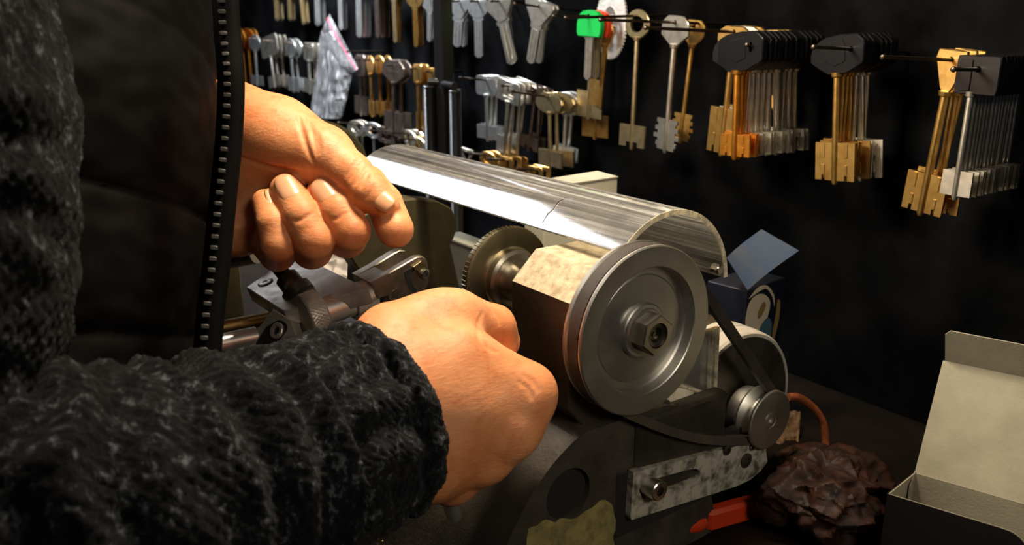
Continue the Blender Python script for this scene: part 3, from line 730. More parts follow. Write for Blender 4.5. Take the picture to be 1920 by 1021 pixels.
# brass filings in front of the machine
m = MB()
for i in range(1500):
    c = on(2, BZ+1.5, 772+random.gauss(0, 30), 1002+random.gauss(0, 24)); c[2] = BZ+random.random()*2.5
    d_ = np.array([random.gauss(0, 1), random.gauss(0, 1), random.gauss(0, .6)]); d_ /= np.linalg.norm(d_); e_ = np.cross(d_, Z3)
    m.rings([[c, c+d_*1.3, c+d_*1.1+e_*.35], ], True, False, True)
fl_ = m.build('brass_filings', 'brass_chips', smooth=False)
tag(fl_, 'glittering brass filings scattered on the bench below the sleeve', 'metal filings', kind='stuff')
#@@LAMP
lp = empty('desk_lamp', (-440, 160, BZ), 'black spring-balanced lamp arm standing between the guard and the key board', 'lamp')
MB().lathe((-440, 160, BZ), (0, 0, 1), [(0, 60), (10, 60), (16, 52), (18, .05)], 48).build('base', 'black_metal', lp)
MB().box((-437, 160, 140), (16, 12, 2*140-2*BZ-36), bev=1).build('pole', 'black_metal', lp)
for px, ph_ in ((805, 0), (853, 1)):
    c = on(1, 150, px, 160 if ph_ == 0 else 168); zt = c[2]; zb = -60
    pts = []; nT = 95
    R_ = 5.4 if ph_ == 0 else 5.0
    for i in range(nT*10):
        a = 2*PI*i/10; pts.append((c[0]+R_*math.cos(a), 150+R_*math.sin(a), zt-(zt-zb)*i/(nT*10)))
    sp2 = MB().tube(pts, .75, 5).build('spring', 'spring', lp)
    MB().cyl((c[0], 150, zb), (c[0], 150, zt), 3.6, seg=12).build('spring_core', 'black_metal', sp2)
    MB().cyl((c[0], 150, zt+3), (-437, 158, zt+3), 3.4, seg=16).build('bracket', 'black_metal', lp)
top = np.array([-437., 160., 415.])
MB().tube([top, (-250, 110, 470), LAMP+np.array([-20, 6, 70])], 6, 12).build('arm', 'black_metal', lp)
MB().lathe(LAMP+np.array([0, 0, 62]), (0, 0, -1), [(-12, 12), (0, 22), (18, 38), (40, 58), (62, 72), (62, 70.5), (40, 56.5), (18, 36), (4, 22), (4, .05)], 64).build('shade', 'black_metal', lp)
#@@KEYS
board = empty('key_display_board', (-400, BOARD_Y, -60), 'black key display board with rows of wire hooks', 'key board')
MB().box((-600, BOARD_Y+4, 260), (1700, 8, 800), bev=.6).build('panel', 'board', board)
def hookpin(tip, y_end=BOARD_Y+1, r=1.1, rise=0.02):
    tip = np.array(tip); e = np.array([tip[0], y_end, tip[2]-rise*(y_end-tip[1])])
    m = MB(); m.tube([tip, e], r, 8); m.lathe(tip-Y3*1.2, (0, 1, 0), [(0, .4), (.5, 1.3), (1.6, 1.7), (2.7, 1.3), (3.2, r)], 12); m.build('hook', 'wire', board)
def key_parts(bow, bw, bh, L, sr, bits, head_mat, shaft_mat, style='safe', hole=None):
    """local mm; origin at the hook hole, hanging down -Z, bow face along -Y. returns [(name, mesh, material, sub)]"""
    out = []; th = 2.6 if head_mat not in ('key_plastic', 'green', 'red') else 5.0
    hw, hh = bw/2, bh/2
    sx = 0.
    top = hh*.45            # hole sits in the upper part of the bow
    cz = -(hh-top)          # centre of bow
    cz = top-hh
    ex, ey, ez = X3, Z3, Y3
    if bow == 'oct': ol = [(x*hw, cz+y*hh) for x, y in ((-.55, 1), (.55, 1), (1, .55), (1, -.3), (.22, -1), (-.22, -1), (-1, -.3), (-1, .55))]
    elif bow == 'oval': ol = [(hw*math.cos(t), cz+hh*math.sin(t)) for t in np.linspace(0, 2*PI, 33)[:-1]]
    elif bow == 'round': ol = [(hw*math.cos(t), cz+hh*math.sin(t)) for t in np.linspace(0, 2*PI, 33)[:-1]]
    elif bow == 'sq': ol = [(x, y+cz) for x, y in rrect(bw, bh, min(bw, bh)*.2)]
    elif bow == 'tri': ol = [(x*hw, cz+y*hh) for x, y in ((-.9, 1), (.9, 1), (1, .6), (.26, -1), (-.26, -1), (-1, .6))]
    elif bow == 'head': ol = [(x*bw/31, y*bh/26) for x, y in ((-24, 1), (-17, 8), (-6, 10), (3, 9.6), (7.4, 5), (7, -9), (-2.6, -15), (-13, -16), (-24, -8))]; sx = -9.*bw/31; cz = -3
    elif bow == 'box': ol = [(x, y-bh*.15) for x, y in rrect(bw, bh, 1.2)]; cz = -bh*.15; sx = -bw*.12
    elif bow == 'cap': ol = [(x*hw, cz+y*hh) for x, y in ((-1, -1), (1, -1), (1.02, 0), (.9, .6), (.55, .92), (0, 1), (-.55, .92), (-.9, .6), (-1.02, 0))]
    zb = min(p[1] for p in ol)
    hr = 1.5
    if hole == 'big': il = [(x*.55, (y-cz)*.55+cz) for x, y in ol]; cc = (0, cz); 
    elif hole == 'slot': il = rrect(2.4, 7, 1.1, (0, 0)); cc = (0, 0)
    else: il = circ(hr+.3, 12); cc = (0, 0)
    if hole == 'big': il = [(x, y) for x, y in il]
    m = MB().ring_plate(ol, il, (0, 0, 0), ex, ey, ez, -th/2, th/2, 40, cc, min(.6, th*.25))
    if bow == 'head':       # raised panel and finger ribs
        m.prism([(x*.62-3.5, y*.6-1) for x, y in ol][1:2]+[(-15, 5), (-6, 6.5), (-4, 3), (-4, -7), (-12, -10), (-20, -6), (-20, 0)], (0, 0, 0), ex, ey, ez, -th/2-.5, -th/2+.2, .2)
    if bow == 'box':
        m.prism(rrect(bw*.28, bh*.8, .6, (-bw*.26, cz)), (0, 0, 0), ex, ey, ez, -th/2-.7, -th/2+.2, .2)
    if bow == 'oct' and hole == 'emb': m.prism(rrect(bw*.5, bh*.1, .3, (0, cz-.5)), (0, 0, 0), ex, ey, ez, -th/2-.25, -th/2+.1)
    nm = 'bow' if th < 4 else 'head'
    out.append((nm, m.mesh(nm), head_mat, None))
    if style == 'safe':
        m = MB(); m.lathe((sx, 0, zb+1.5), (0, 0, -1), [(0, sr*1.7), (2.5, sr*1.5), (3.2, sr), (L+zb-1, sr), (L+zb+1, sr*.7), (L+zb+1.5, .05)], 14)
        out.append(('shaft', m.mesh('shaft'), shaft_mat, None))
        w, h, kind = bits
        z1 = -(L-3); z0 = z1+h
        for s_ in ((-1, 1) if kind != 'left' else (-1,)):
            if kind in ('plain', 'left'): pl_ = [(sr*.4, z0), (w, z0), (w, z1), (sr*.4, z1)]
            elif kind == 'cut': pl_ = [(sr*.4, z0), (w, z0), (w, z1), (w*.45, z1), (w*.45, z1+h*.22), (sr*.4, z1+h*.22)]
            elif kind == 'slot': pl_ = [(sr*.4, z0), (w, z0), (w, z1), (w*.66, z1), (w*.66, z1+h*.14), (w*.5, z1+h*.14), (w*.5, z1), (sr*.4, z1)]
            elif kind == 'teeth':
                pl_ = [(sr*.4, z0)]; k = 4
                for i in range(k):
                    a = z0-h*i/k; b = z0-h*(i+.55)/k; wi = w*(.88+.1*((i*7) % 3-1)); pl_ += [(wi, a), (wi, b), (w*.66, b), (w*.66, z0-h*(i+1)/k)]
                pl_ += [(sr*.4, z1)]
            pl_ = [(sx+s_*x, y) for x, y in pl_]
            m = MB(); m.prism(pl_, (0, 0, 0), ex, ey, ez, -.8, .8)
            if kind == 'slot':
                for y0_, y1_ in ((z0-h*.02, z0-h*.40), (z1+h*.42, z1+h*.16)):
                    m.prism([(sx+s_*w*.5, y0_), (sx+s_*w*.66, y0_), (sx+s_*w*.66, y1_), (sx+s_*w*.5, y1_)], (0, 0, 0), ex, ey, ez, -1.3, 1.3, .2)
            out.append(('bit', m.mesh('bit'), shaft_mat, None))
    else:
        w = bits[0]; m = MB(); zz = -L
        if style == 'flatnotch': bl_ = [(-w, zb+2), (w, zb+2), (w, zz+6)]+[(w*(.35 if i % 2 else .9), zz+6-i*1.2) for i in range(4)]+[(0, zz), (-w, zz+3)]
        else: bl_ = [(-w*1.35, zb+2), (w*1.35, zb+2), (w*1.35, zb-1.5), (w, zb-2.2), (w, zz+3), (w*.2, zz), (-w*.4, zz), (-w, zz+2.5), (-w, zb-2.2), (-w*1.35, zb-1.5)]
        m.prism(bl_, (0, 0, 0), ex, ey, ez, -.9, .9)
        for xx in (-w*.45, w*.35): m.prism([(xx-.5, zb-3), (xx+.5, zb-3), (xx+.5, zz+4), (xx-.5, zz+4)], (0, 0, 0), ex, ey, ez, -1.35, 1.35)
        out.append(('blade', m.mesh('blade'), shaft_mat, None))
    return out
ORD = ['frontmost', 'second from the front', 'third from the front', 'fourth from the front', 'fifth from the front', 'sixth from the front', 'seventh from the front', 'eighth from the front', 'ninth from the front', 'tenth from the front', 'eleventh from the front', 'twelfth from the front', 'thirteenth from the front', 'fourteenth from the front']
def copy_tree(o, parent=None):
    c_ = o.copy(); COL.objects.link(c_); c_.parent = parent
    for ch in o.children: copy_tree(ch, c_)
    return c_
def bunch(hx_, hy_, Y, n, dY, bow, bwp, bhp, Lp, bit, mats, desc, grp, tip=None, rot=0., jit=3., sr=1.9, style='safe', hole=None, dx=0., yaw=0., matlist=None, hook=True):
    """n keys on one hook; the front one's hole sits at (hx_, hy_) of the photograph on the plane Y; sizes come in photo pixels at that place"""
    h0 = on(1, Y, hx_, hy_); px = proj(h0)
    kx = abs(proj(h0+X3)[0]-px[0]); kz = abs(proj(h0-Z3)[1]-px[1])
    bits = (bit[0]/kx, bit[1]/kz, bit[2]) if bit else (2.4, 0, '')
    if hook:
        if tip: tp = on(0, h0[0], *tip)
        else: tp = h0-Y3*9
        tp = np.array([h0[0], min(tp[1], Y-4), h0[2]+ (0 if not tip else tp[2]-h0[2])])
        hookpin(tp, rise=(tp[2]-h0[2])/max(1, (Y-tp[1])) if tip and abs(tp[2]-h0[2]) < 8 else .02)
    protos = {}
    ml = matlist or [mats]*n
    for i in range(n):
        mk = ml[i]
        if mk not in protos:
            root = empty('key', h0); parts = key_parts(bow, bwp/kx, bhp/kz, Lp/kz, sr, bits, mk[0], mk[1], style, hole)
            for nm, me, mt_, _ in parts:
                a = np.empty(len(me.vertices)*3); me.vertices.foreach_get('co', a); me.vertices.foreach_set('co', a+np.tile(h0, len(me.vertices)))
                link_mesh(me, nm, MT[mt_], root, sharp=30)
            protos[mk] = root; r = root
        else: r = copy_tree(protos[mk])
        r.location = W(h0+Y3*dY*i+X3*dx*i)
        r.rotation_euler = (math.radians(random.uniform(-1.5, 1.5)), math.radians(rot+random.uniform(-jit, jit)), math.radians(yaw+random.uniform(-9, 9)))
        lab = desc if n == 1 else f'{desc}, {ORD[i]}'
        tag(r, lab, 'key', grp)
S = ('key_silver', 'key_silver'); WH = ('key_white', 'key_white'); BR = ('key_brass', 'key_brass'); OR = ('key_orange', 'key_orange'); PA = ('key_pale', 'key_pale'); DK = ('key_dark', 'key_dark')
PS = ('key_plastic', 'key_silver'); PB = ('key_plastic', 'key_brass'); PO = ('key_plastic', 'key_orange')
# right side
bunch(1838, 130, 222, 14, 4.0, 'box', 84, 74, 258, (30, 50, 'plain'), PS, 'silver key with black rectangular head at the far right', 'silver keys with rectangular black heads', (1787, 130), 0, .5, 1.9)
bunch(1786, 112, 232, 3, 9, 'tri', 62, 84, 315, (42, 80, 'slot'), BR, 'brass key with flared triangular bow beside rectangular heads', 'brass keys with triangular bows', (1655, 107), 3, 4, 2.4)
bunch(1600, 92, 228, 7, 5.5, 'head', 105, 78, 266, (40, 76, 'slot'), PB, 'black-headed key on the second black-headed hook', 'black-headed keys on the second hook', (1525, 88), -4, 3, 2.3, matlist=[PB, PB, PB, PB, PS, PS, PS])
bunch(1412, 88, 206, 12, 5.6, 'head', 100, 78, 222, (30, 44, 'slot'), PO, 'black-headed key on the first black-headed hook', 'black-headed keys on the first hook', (1400, 84), -3, 3, 2.45, hole='slot', matlist=[PO, PO, PO]+[PS]*9)
bunch(1378, 60, 235, 3, 9, 'oct', 62, 50, 245, (30, 90, 'slot'), BR, 'octagonal-bow key hanging behind the first black heads', 'octagonal-bow keys behind black heads', (1210, 52), 4, 3, 2.3, matlist=[BR, S, BR])
bunch(1450, 62, 262, 3, 7, 'oval', 56, 30, 150, (14, 24, 'plain'), BR, 'brass oval-bow key peeking above the black heads', 'brass oval-bow keys above black heads', None, 0, 2, 2.0)
bunch(1268, 42, 232, 1, 0, 'oct', 56, 58, 258, (28, 62, 'teeth'), S, 'nickel key with octagonal bow and toothed bit', None, (1125, 37), 3, .2, 2.2)
bunch(1303, 48, 258, 1, 0, 'oct', 40, 50, 232, (22, 54, 'teeth'), BR, 'brass toothed key just behind the octagonal nickel key', None, None, 4, .2, 2.2)
bunch(1197, 30, 240, 1, 0, 'oval', 48, 56, 262, (26, 44, 'cut'), PA, 'tall key with open loop bow and forked bit', None, (1060, 33), 0, .2, 2.1, hole='big')
bunch(1108, 30, 232, 2, 8, 'cap', 46, 50, 122, (7, 0, ''), ('green', 'key_silver'), 'flat key with coloured plastic cap', 'plastic-capped flat keys', (1037, 30), 0, 3, 1.8, 'flat', matlist=[('green', 'key_silver'), ('red', 'key_pale')])
bunch(1138, 50, 250, 1, 0, 'oval', 26, 46, 160, (22, 50, 'left'), BR, 'brass safe key hanging just right of the red cap', None, None, 3, .2, 2.6)
bunch(1112, 50, 254, 1, 0, 'oval', 26, 40, 182, (24, 52, 'plain'), PA, 'brass safe key hanging just below the green cap', None, None, 2, .2, 2.6)
bunch(1118, 56, 268, 1, 0, 'oval', 24, 36, 214, (22, 44, 'plain'), BR, 'dark brass safe key lowest behind the green cap', None, None, 0, .2, 2.4)
# upper middle row of flat keys
bunch(862, 2, 245, 2, 6, 'tri', 40, 44, 88, (6.5, 0, ''), WH, 'flat silver key with flared bow right of lamp pole', 'flat silver keys beside the lamp pole', None, 7, 3, 2, 'flat')
bunch(897, 2, 245, 1, 0, 'round', 38, 42, 108, (7, 0, ''), WH, 'flat silver key with small round bow, hanging straight', None, None, 0, .2, 2, 'flat')
bunch(936, 2, 240, 2, 6, 'tri', 50, 52, 124, (8, 0, ''), S, 'flat silver key leaning left-top to right-bottom', 'flat silver keys leaning to the right', None, -17, 1, 2, 'flat')
bunch(1012, 12, 240, 2, 6, 'tri', 56, 50, 112, (7.5, 0, ''), S, 'flat silver key leaning with flared embossed bow', 'flat silver keys leaning to the left', (965, 7), 14, 2, 2, 'flat')
# upper left row, bows above the frame
UL = [(516, -32, 72, 'key_pale', 0), (541, -34, 74, 'key_pale', 4), (562, -34, 82, 'key_pale', -6), (594, -40, 90, 'key_white', 0), (637, -40, 98, 'key_white', 2), (672, -40, 112, 'key_white', 1), (706, -36, 108, 'key_dark', 0), (738, -30, 112, 'key_pale', 2), (778, -14, 104, 'key_brass', 1), (806, -8, 88, 'key_white', 8)]
names = ['first', 'second', 'third', 'fourth', 'fifth', 'sixth', 'seventh', 'eighth', 'ninth', 'tenth']
for (x, y, L, mk, rt), nm in zip(UL, names):
    bunch(x, y, 248, 3 if x in (672, 706, 806) else 2, 6, 'round', 34, 38, L, (4.2, 0, ''), (mk, mk), f'flat key on the {nm} hook of the top row', f'flat keys on the {nm} top hook', None, rt, 2.5, 2, 'flat')
# second row left
bunch(440, 62, 248, 4, 10, 'oval', 20, 40, 140, (10, 26, 'plain'), OR, 'orange brass key in the leftmost bunch', 'orange brass keys at far left', None, 0, 1.5, 2.3, dx=2)
bunch(478, 72, 248, 1, 0, 'oval', 17, 32, 92, (9, 18, 'plain'), WH, 'small bright key with oval bow next to leftmost bunch', None, None, 0, 1, 2.2)
bunch(504, 76, 246, 3, 9, 'sq', 28, 40, 92, (9, 22, 'plain'), S, 'leaning nickel key with squarish bow above the wrist', 'leaning nickel keys above the wrist', None, -8, 4, 2.3)
bunch(545, 80, 248, 2, 8, 'oval', 20, 36, 96, (10, 26, 'plain'), WH, 'bright oval-bow key left of the plastic bag', 'bright oval-bow keys by the bag', None, 0, 2, 2.3)
bunch(579, 88, 248, 2, 8, 'sq', 18, 34, 92, (10, 26, 'plain'), S, 'nickel square-bow key touching the plastic bag', 'nickel square-bow keys by the bag', None, 3, 2, 2.3)
bunch(676, 112, 256, 2, 7, 'sq', 16, 40, 108, (10, 34, 'plain'), DK, 'dark key half behind the plastic bag', 'dark keys half behind the bag', None, 4, 2, 2.3)
bunch(695, 112, 248, 3, 12, 'oval', 20, 36, 110, (8, 26, 'cut'), BR, 'brass key with barrel bow right of the bag', 'brass keys right of the bag', None, 1, 2.5, 2.3)
bunch(738, 122, 244, 2, 9, 'oct', 42, 44, 140, (18, 46, 'plain'), DK, 'dark nickel key with broad octagonal bow and square bits', 'dark broad-bow keys', None, 2, 2, 2.4, hole='emb')
bunch(784, 128, 246, 2, 8, 'sq', 22, 36, 122, (6, 34, 'left'), BR, 'slim brass key left of the lamp pole', 'slim brass keys left of the lamp pole', None, 1, 1.5, 2.2)
bunch(811, 134, 250, 2, 7, 'sq', 22, 30, 112, (6, 30, 'left'), BR, 'brass key half hidden by the lamp spring', 'brass keys behind the lamp spring', None, 0, 1, 2.2)
# lower middle row
bunch(912, 150, 246, 3, 7, 'sq', 36, 38, 118, (18, 26, 'plain'), WH, 'pale steel key with square bow right of lamp spring', 'pale steel square-bow keys', (862, 146), 2, 2, 2.2)
bunch(955, 160, 244, 4, 7, 'sq', 44, 42, 142, (16, 34, 'left'), S, 'leaning steel key with rounded square bow', 'leaning steel square-bow keys', None, 7, 3, 2.0, hole='big')
bunch(1004, 170, 262, 3, 6, 'sq', 36, 30, 120, (16, 26, 'cut'), DK, 'dark steel key behind the oval-bow keys', 'dark steel keys behind the oval bows', None, 6, 3, 1.8)
bunch(1030, 182, 240, 2, 8, 'oval', 62, 40, 138, (27, 30, 'plain'), PA, 'steel key with wide oval bow and square bits', 'wide oval-bow keys', (960, 171), 0, 2, 1.8, hole='slot')
bunch(1062, 182, 254, 2, 8, 'oval', 44, 44, 130, (18, 28, 'plain'), WH, 'bright key with ring bow at the right of oval bows', 'bright ring-bow keys', None, 3, 2, 2.0, hole='big')
# third row: bows just above the guard
for x, y, n, mt_, ds, bo in ((874, 284, 1, S, 'nickel triangular bow just above the guard by the lamp', 'tri'), (916, 290, 2, BR, 'brass ring bow just above the guard', 'round'), (950, 300, 3, BR, 'brass square bow just above the guard', 'sq'), (1004, 318, 2, BR, 'dark brass oval bow above the guard\'s middle', 'sq'),
                             (668, 232, 2, S, 'nickel ring bow beside the thumb root', 'round'), (700, 236, 1, WH, 'small bright key under the brass bunch', 'oval'), (726, 246, 2, DK, 'dark square bow under the broad-bow keys', 'sq'), (768, 250, 2, S, 'nickel ring bow left of the brass rings', 'round'), (782, 262, 3, PA, 'pale brass ring bow left of the lamp spring', 'round')):
    bunch(x, y, 244, n, 8, bo, 30, 30, 90, (10, 24, 'plain'), mt_, 'key with '+ds, None if n == 1 else 'keys: '+ds, (x-34, y-2), 0, 3, 2.0, hole='big')
# saw blade behind the green-capped keys
c = on(1, 262, 1146, 42)
kz = abs(proj(c-Z3)[1]-proj(c)[1]); R_ = 72/kz
sx_ = np.array([math.cos(-.30), math.sin(-.30), 0]); sy_ = np.array([-sx_[1], sx_[0], 0])
sw = empty('saw_blade', c, 'round toothed steel saw blade hanging behind the plastic-capped keys', 'saw blade')
N = 60; ol = []
for i in range(N):
    a = 2*PI*i/N; ol += [(R_*math.cos(a), R_*math.sin(a)), ((R_-2.6)*math.cos(a+.075), (R_-2.6)*math.sin(a+.075))]
MB().ring_plate(ol, circ(6, 24), c, sx_, Z3, sy_, -.8, .8, 240).build('blade_disc', mat('saw_steel', (.8, .8, .8), (.55, .55, .55), .5, .5, 60, stretch=(1, 1, 4)), sw, sharp=25)
MB().ring_plate(circ(R_*.42, 40), circ(6, 24), c, sx_, Z3, sy_, -1.6, 1.6, 60).build('hub_ring', 'key_silver', sw, sharp=25)
hookpin(c-Y3*12)
# plastic bag with keys
bc = on(1, 236, 640, 96)
kx = abs(proj(bc+X3)[0]-proj(bc)[0]); kz = abs(proj(bc-Z3)[1]-proj(bc)[1])
bag = empty('plastic_bag', bc, 'clear zip plastic bag with a red stripe hanging on the board', 'plastic bag')
def bagmap(px, py, y): return on(1, y, px, py)
G = []
L_ = [((600, 66), (622, 58)), ((597, 88), (640, 84)), ((595, 112), (660, 108)), ((592, 145), (660, 140)), ((588, 165), (654, 165)), ((585, 185), (650, 185)), ((583, 205), (645, 205)), ((586, 222), (640, 222))]
LL = catmull([np.array([a[0], a[1], b[0], b[1]]) for a, b in L_], 5)
nU = 36
for r_, row in enumerate(LL):
    line = []
    for s_ in (0, 1):
        for j in range(nU//2):
            t = j/(nU/2-.0); t = t if s_ == 0 else 1-t
            x = row[0]+(row[2]-row[0])*t; y = row[1]+(row[3]-row[1])*t
            bul = math.sin(PI*t)*(4+6*r_/len(LL)); v = Vector((x*.05, y*.04, s_*5.)); cr_ = 2.6*mnoise.noise(v*1.6)+1.6*abs(mnoise.noise(v*3.3))
            line.append(bagmap(x, y, 246+(bul+cr_)*(-1 if s_ == 0 else 1)))
    G.append(line)
link_mesh(grid_mesh('bag_pouch', np.array(G), True), 'bag_pouch', MT['polybag'], bag, sharp=25)
G = []
for i in range(14):
    s_ = i/13; a = np.array([618, 26])*(1-s_)+np.array([672, 128])*s_; b = np.array([601, 62])*(1-s_)+np.array([660, 138])*s_
    mid_w = 14*math.sin(PI*s_); line = []
    for j in range(10):
        t = j/9; q_ = a*(1-t)+b*t+np.array([-mid_w*.2, mid_w*.5])*t; v = Vector((q_[0]*.05, q_[1]*.05, 2)); line.append(bagmap(q_[0], q_[1], 240-4*math.sin(PI*t)+2*mnoise.noise(v*1.5)))
    G.append(line)
G = np.array(G); bf = link_mesh(grid_mesh('bag_flap', G), 'bag_flap', MT['polybag'], bag, sharp=25)
MB().tube([G[i, 2]-Y3*.7 for i in range(14)], .6, 6).build('red_stripe', mat('red_stripe', (.6, .02, .08), None, .5), bf)
bagk = [(612, 196, 20), (632, 200, -15), (620, 212, 60)]
for i, (x, y, r_) in enumerate(bagk):
    bunch(x, y-18, 245, 1, 0, 'round', 16, 24, 40, (5, 0, ''), WH, 'nickel key lying in the clear plastic bag, '+('upper', 'right', 'lowest')[i], None, None, r_, .5, 2, 'flat', hook=False)
hookpin(bagmap(650, 96, 236))
#@@PERSON
def rig(pts): return [(P(x, y, d), r) for x, y, d, r in pts]
# left hand (upper in the picture): palm turned to the lens, thumb and finger tip pinching, other fingers curled
LHp = dict(
    wrist=rig([(250, 300, 470, 28), (400, 300, 468, 29), (470, 320, 470, 26)]),
    thenar=rig([(430, 222, 468, 21), (520, 262, 456, 21), (590, 292, 447, 16.5)]),
    back=rig([(430, 260, 486, 26), (520, 300, 492, 24), (590, 330, 486, 16)]),
    heel=rig([(400, 410, 470, 20), (452, 415, 468, 17), (480, 420, 476, 13)]),
    web=rig([(560, 290, 476, 17), (640, 320, 468, 11)]))
thumb = rig([(560, 282, 452, 17), (612, 292, 443, 13.6), (660, 326, 437, 9.9), (692, 360, 433, 9.6), (726, 386, 429, 6.4)])
index = rig([(620, 330, 480, 11), (690, 345, 464, 9.8), (720, 380, 450, 9.4), (741, 430, 431, 9.1)])
middle = rig([(590, 385, 482, 11), (650, 446, 450, 10.2), (658, 432, 432, 9.6), (633, 396, 433, 9.0), (606, 362, 438, 8.2)])
ring = rig([(530, 400, 482, 11), (585, 466, 450, 10.4), (589, 448, 430, 10.0), (565, 404, 430, 9.3), (538, 357, 437, 8.5)])
pinky = rig([(470, 410, 478, 11), (520, 474, 452, 9.4), (522, 456, 432, 9.0), (511, 418, 431, 7.9), (497, 378, 438, 6.4)])
def cut(d, Q, pts, r, k):
    for a, b in zip(pts, pts[1:]): d = smax(d, -rc(Q, a, b, r, r), k)
    return d
def lh0(Q):
    d = chain(Q, LHp['wrist'], 10)
    for nm, k in (('back', 14), ('thenar', 9), ('heel', 9), ('web', 12)): d = smin(d, chain(Q, LHp[nm], 8), k)
    t = chain(Q, thumb, 4); d = smin(d, t, 6)
    f = None
    for g_ in (index, middle, ring, pinky):
        c_ = chain(Q, g_, .9); f = c_ if f is None else smin(f, c_, .8)
    return smin(d, f, 1.8)
def trace(fn, px, py, d0=330.):
    d = d0
    for _ in range(60):
        e = float(fn(np.array([P(px, py, d)], np.float32))[0]); d += e*.8
        if abs(e) < .02: break
    return P(px, py, d)
def groove_set(fn, lines):
    out = []
    for L in lines:
        r_, pts = L[0], L[1:]; q_ = catmull(np.array(pts, float), 3); out.append((r_, [trace(fn, a, b) for a, b in q_]))
    return out
def apply_grooves(d, Q, gs):
    near = np.abs(d) < 4
    if not near.any(): return d
    Qn = Q[near]; dn = d[near]
    for r_, pts in gs:
        n_ = len(pts)-1; g_ = None
        for i, (a, b) in enumerate(zip(pts, pts[1:])):
            ra = r_*math.sin(PI*(i+.4)/(n_+.8)); rb = r_*math.sin(PI*(i+1.4)/(n_+.8)) if i < n_-1 else r_*.1
            c_ = rc(Qn, a, b, ra, max(rb, .05)); g_ = c_ if g_ is None else np.minimum(g_, c_)
        dn = smax(dn, -g_, 1.8)
    d = d.copy(); d[near] = dn; return d
GL = groove_set(lh0, [
    (1.0, (560, 216), (566, 245), (576, 278), (588, 305)), (.8, (578, 222), (588, 255), (594, 290)), (.5, (596, 250), (600, 285)),
    (1.3, (440, 292), (480, 306), (523, 318), (570, 322)), (.7, (456, 466), (466, 446), (480, 424)), (.6, (438, 462), (452, 430)),
    (.7, (679, 304), (668, 318), (656, 336)), (.7, (686, 314), (676, 330), (664, 346)), (.6, (691, 324), (684, 338), (676, 350)), (.4, (672, 298), (658, 316), (648, 330)),
    (.45, (648, 398), (636, 408), (624, 412)), (.45, (580, 402), (566, 412), (552, 414)), (.4, (700, 349), (694, 362), (688, 372))])
def lh(Q): return apply_grooves(lh0(Q), Q, GL)
def bounds(ls, pad):
    a = np.array([p for L in ls for p, r in L]); r = max(r for L in ls for p, r in L); return a.min(0)-r-pad, a.max(0)+r+pad
lo, hi = bounds([thumb, index, middle, ring, pinky]+list(LHp.values()), 2)
V1, F1 = surface(lh, lo, hi, .8)
# right hand (lower): back of a closed fist
RW = rig([(560, 812, 325, 24), (690, 778, 347, 25), (760, 760, 356, 25)])
RH = [rig(q) for q in (
    [(740, 690, 358, 19), (860, 680, 362, 15), (984, 738, 366, 13.2)],
    [(740, 750, 356, 19), (870, 770, 358, 15), (955, 802, 364, 13.0)],
    [(740, 810, 354, 18), (830, 835, 358, 14), (905, 852, 368, 12.2)],
    [(740, 860, 354, 17), (800, 880, 360, 12.5), (846, 893, 374, 11.4)])]
RTh = rig([(740, 645, 366, 18), (830, 618, 378, 16), (880, 612, 390, 12.5), (925, 612, 398, 9.2), (943, 640, 404, 8.0)])
RT2 = rig([(800, 600, 372, 9), (860, 590, 378, 9)])
RF = [rig(q) for q in (
    [(984, 738, 366, 12.6), (975, 752, 392, 10.6), (900, 745, 402, 9.4), (850, 720, 398, 8.4)],
    [(955, 802, 364, 12.4), (948, 808, 394, 10.4), (880, 800, 402, 9.4), (830, 780, 396, 8.4)],
    [(905, 852, 368, 11.8), (898, 858, 398, 10), (840, 850, 404, 9), (800, 830, 396, 8.2)],
    [(846, 893, 374, 11.2), (842, 900, 402, 9), (800, 885, 406, 8.2), (770, 860, 398, 7.6)])]
def rh0(Q):
    d = chain(Q, RW, 10)
    for k_, m_ in zip((16, 11, 10, 10), RH): d = smin(d, chain(Q, m_, 6), k_)
    d = smin(d, chain(Q, RTh, 5), 7); d = smin(d, chain(Q, RT2, 5), 9)
    f = None
    for g_ in RF:
        c_ = chain(Q, g_, 3); f = c_ if f is None else smin(f, c_, 1.2)
    return smin(d, f, 4)
GR2 = groove_set(rh0, [(.35, (925, 580), (934, 594), (936, 606)),
    (.4, (985, 705), (1000, 716), (1010, 730)), (.35, (975, 715), (990, 728), (998, 745)), (.4, (905, 585), (896, 612), (900, 640), (930, 660))])
def rh(Q): return apply_grooves(rh0(Q), Q, GR2)
lo, hi = bounds(RH+RF+[RTh, RW], 2)
V2, F2 = surface(rh, lo, hi, .85)
# arms and trunk (inside the clothes)
shR, elR = P(-330, -260, 330), P(-260, 1010, 230)
trunkT, trunkB = P(-420, -260, 560), P(-560, 900, 600)
def trunk(Q):
    d = rc(Q, trunkT, trunkB, 95, 90)
    d = smin(d, chain(Q, [(trunkT, 60), (shR, 40), (elR, 34), (RW[0][0], 26)], 20), 40)
    d = smin(d, chain(Q, [(trunkT, 60), (P(-300, 200, 640), 40), (LHp['wrist'][0][0], 28)], 20), 40)
    return d
pts_ = np.array([trunkT, trunkB, shR, elR, RW[0][0], LHp['wrist'][0][0], P(-300, 200, 640)])
V3, F3 = surface(trunk, pts_.min(0)-100, pts_.max(0)+100, 6.)
allV = np.concatenate([V1, V2, V3]); allF = np.concatenate([F1, F2+len(V1), F3+len(V1)+len(V2)])
person = link_mesh(np_mesh('person', allV, allF), 'person', MT['skin'], sharp=None)
tag(person, 'person in charcoal knitted sweater and black vest working with both hands', 'person')
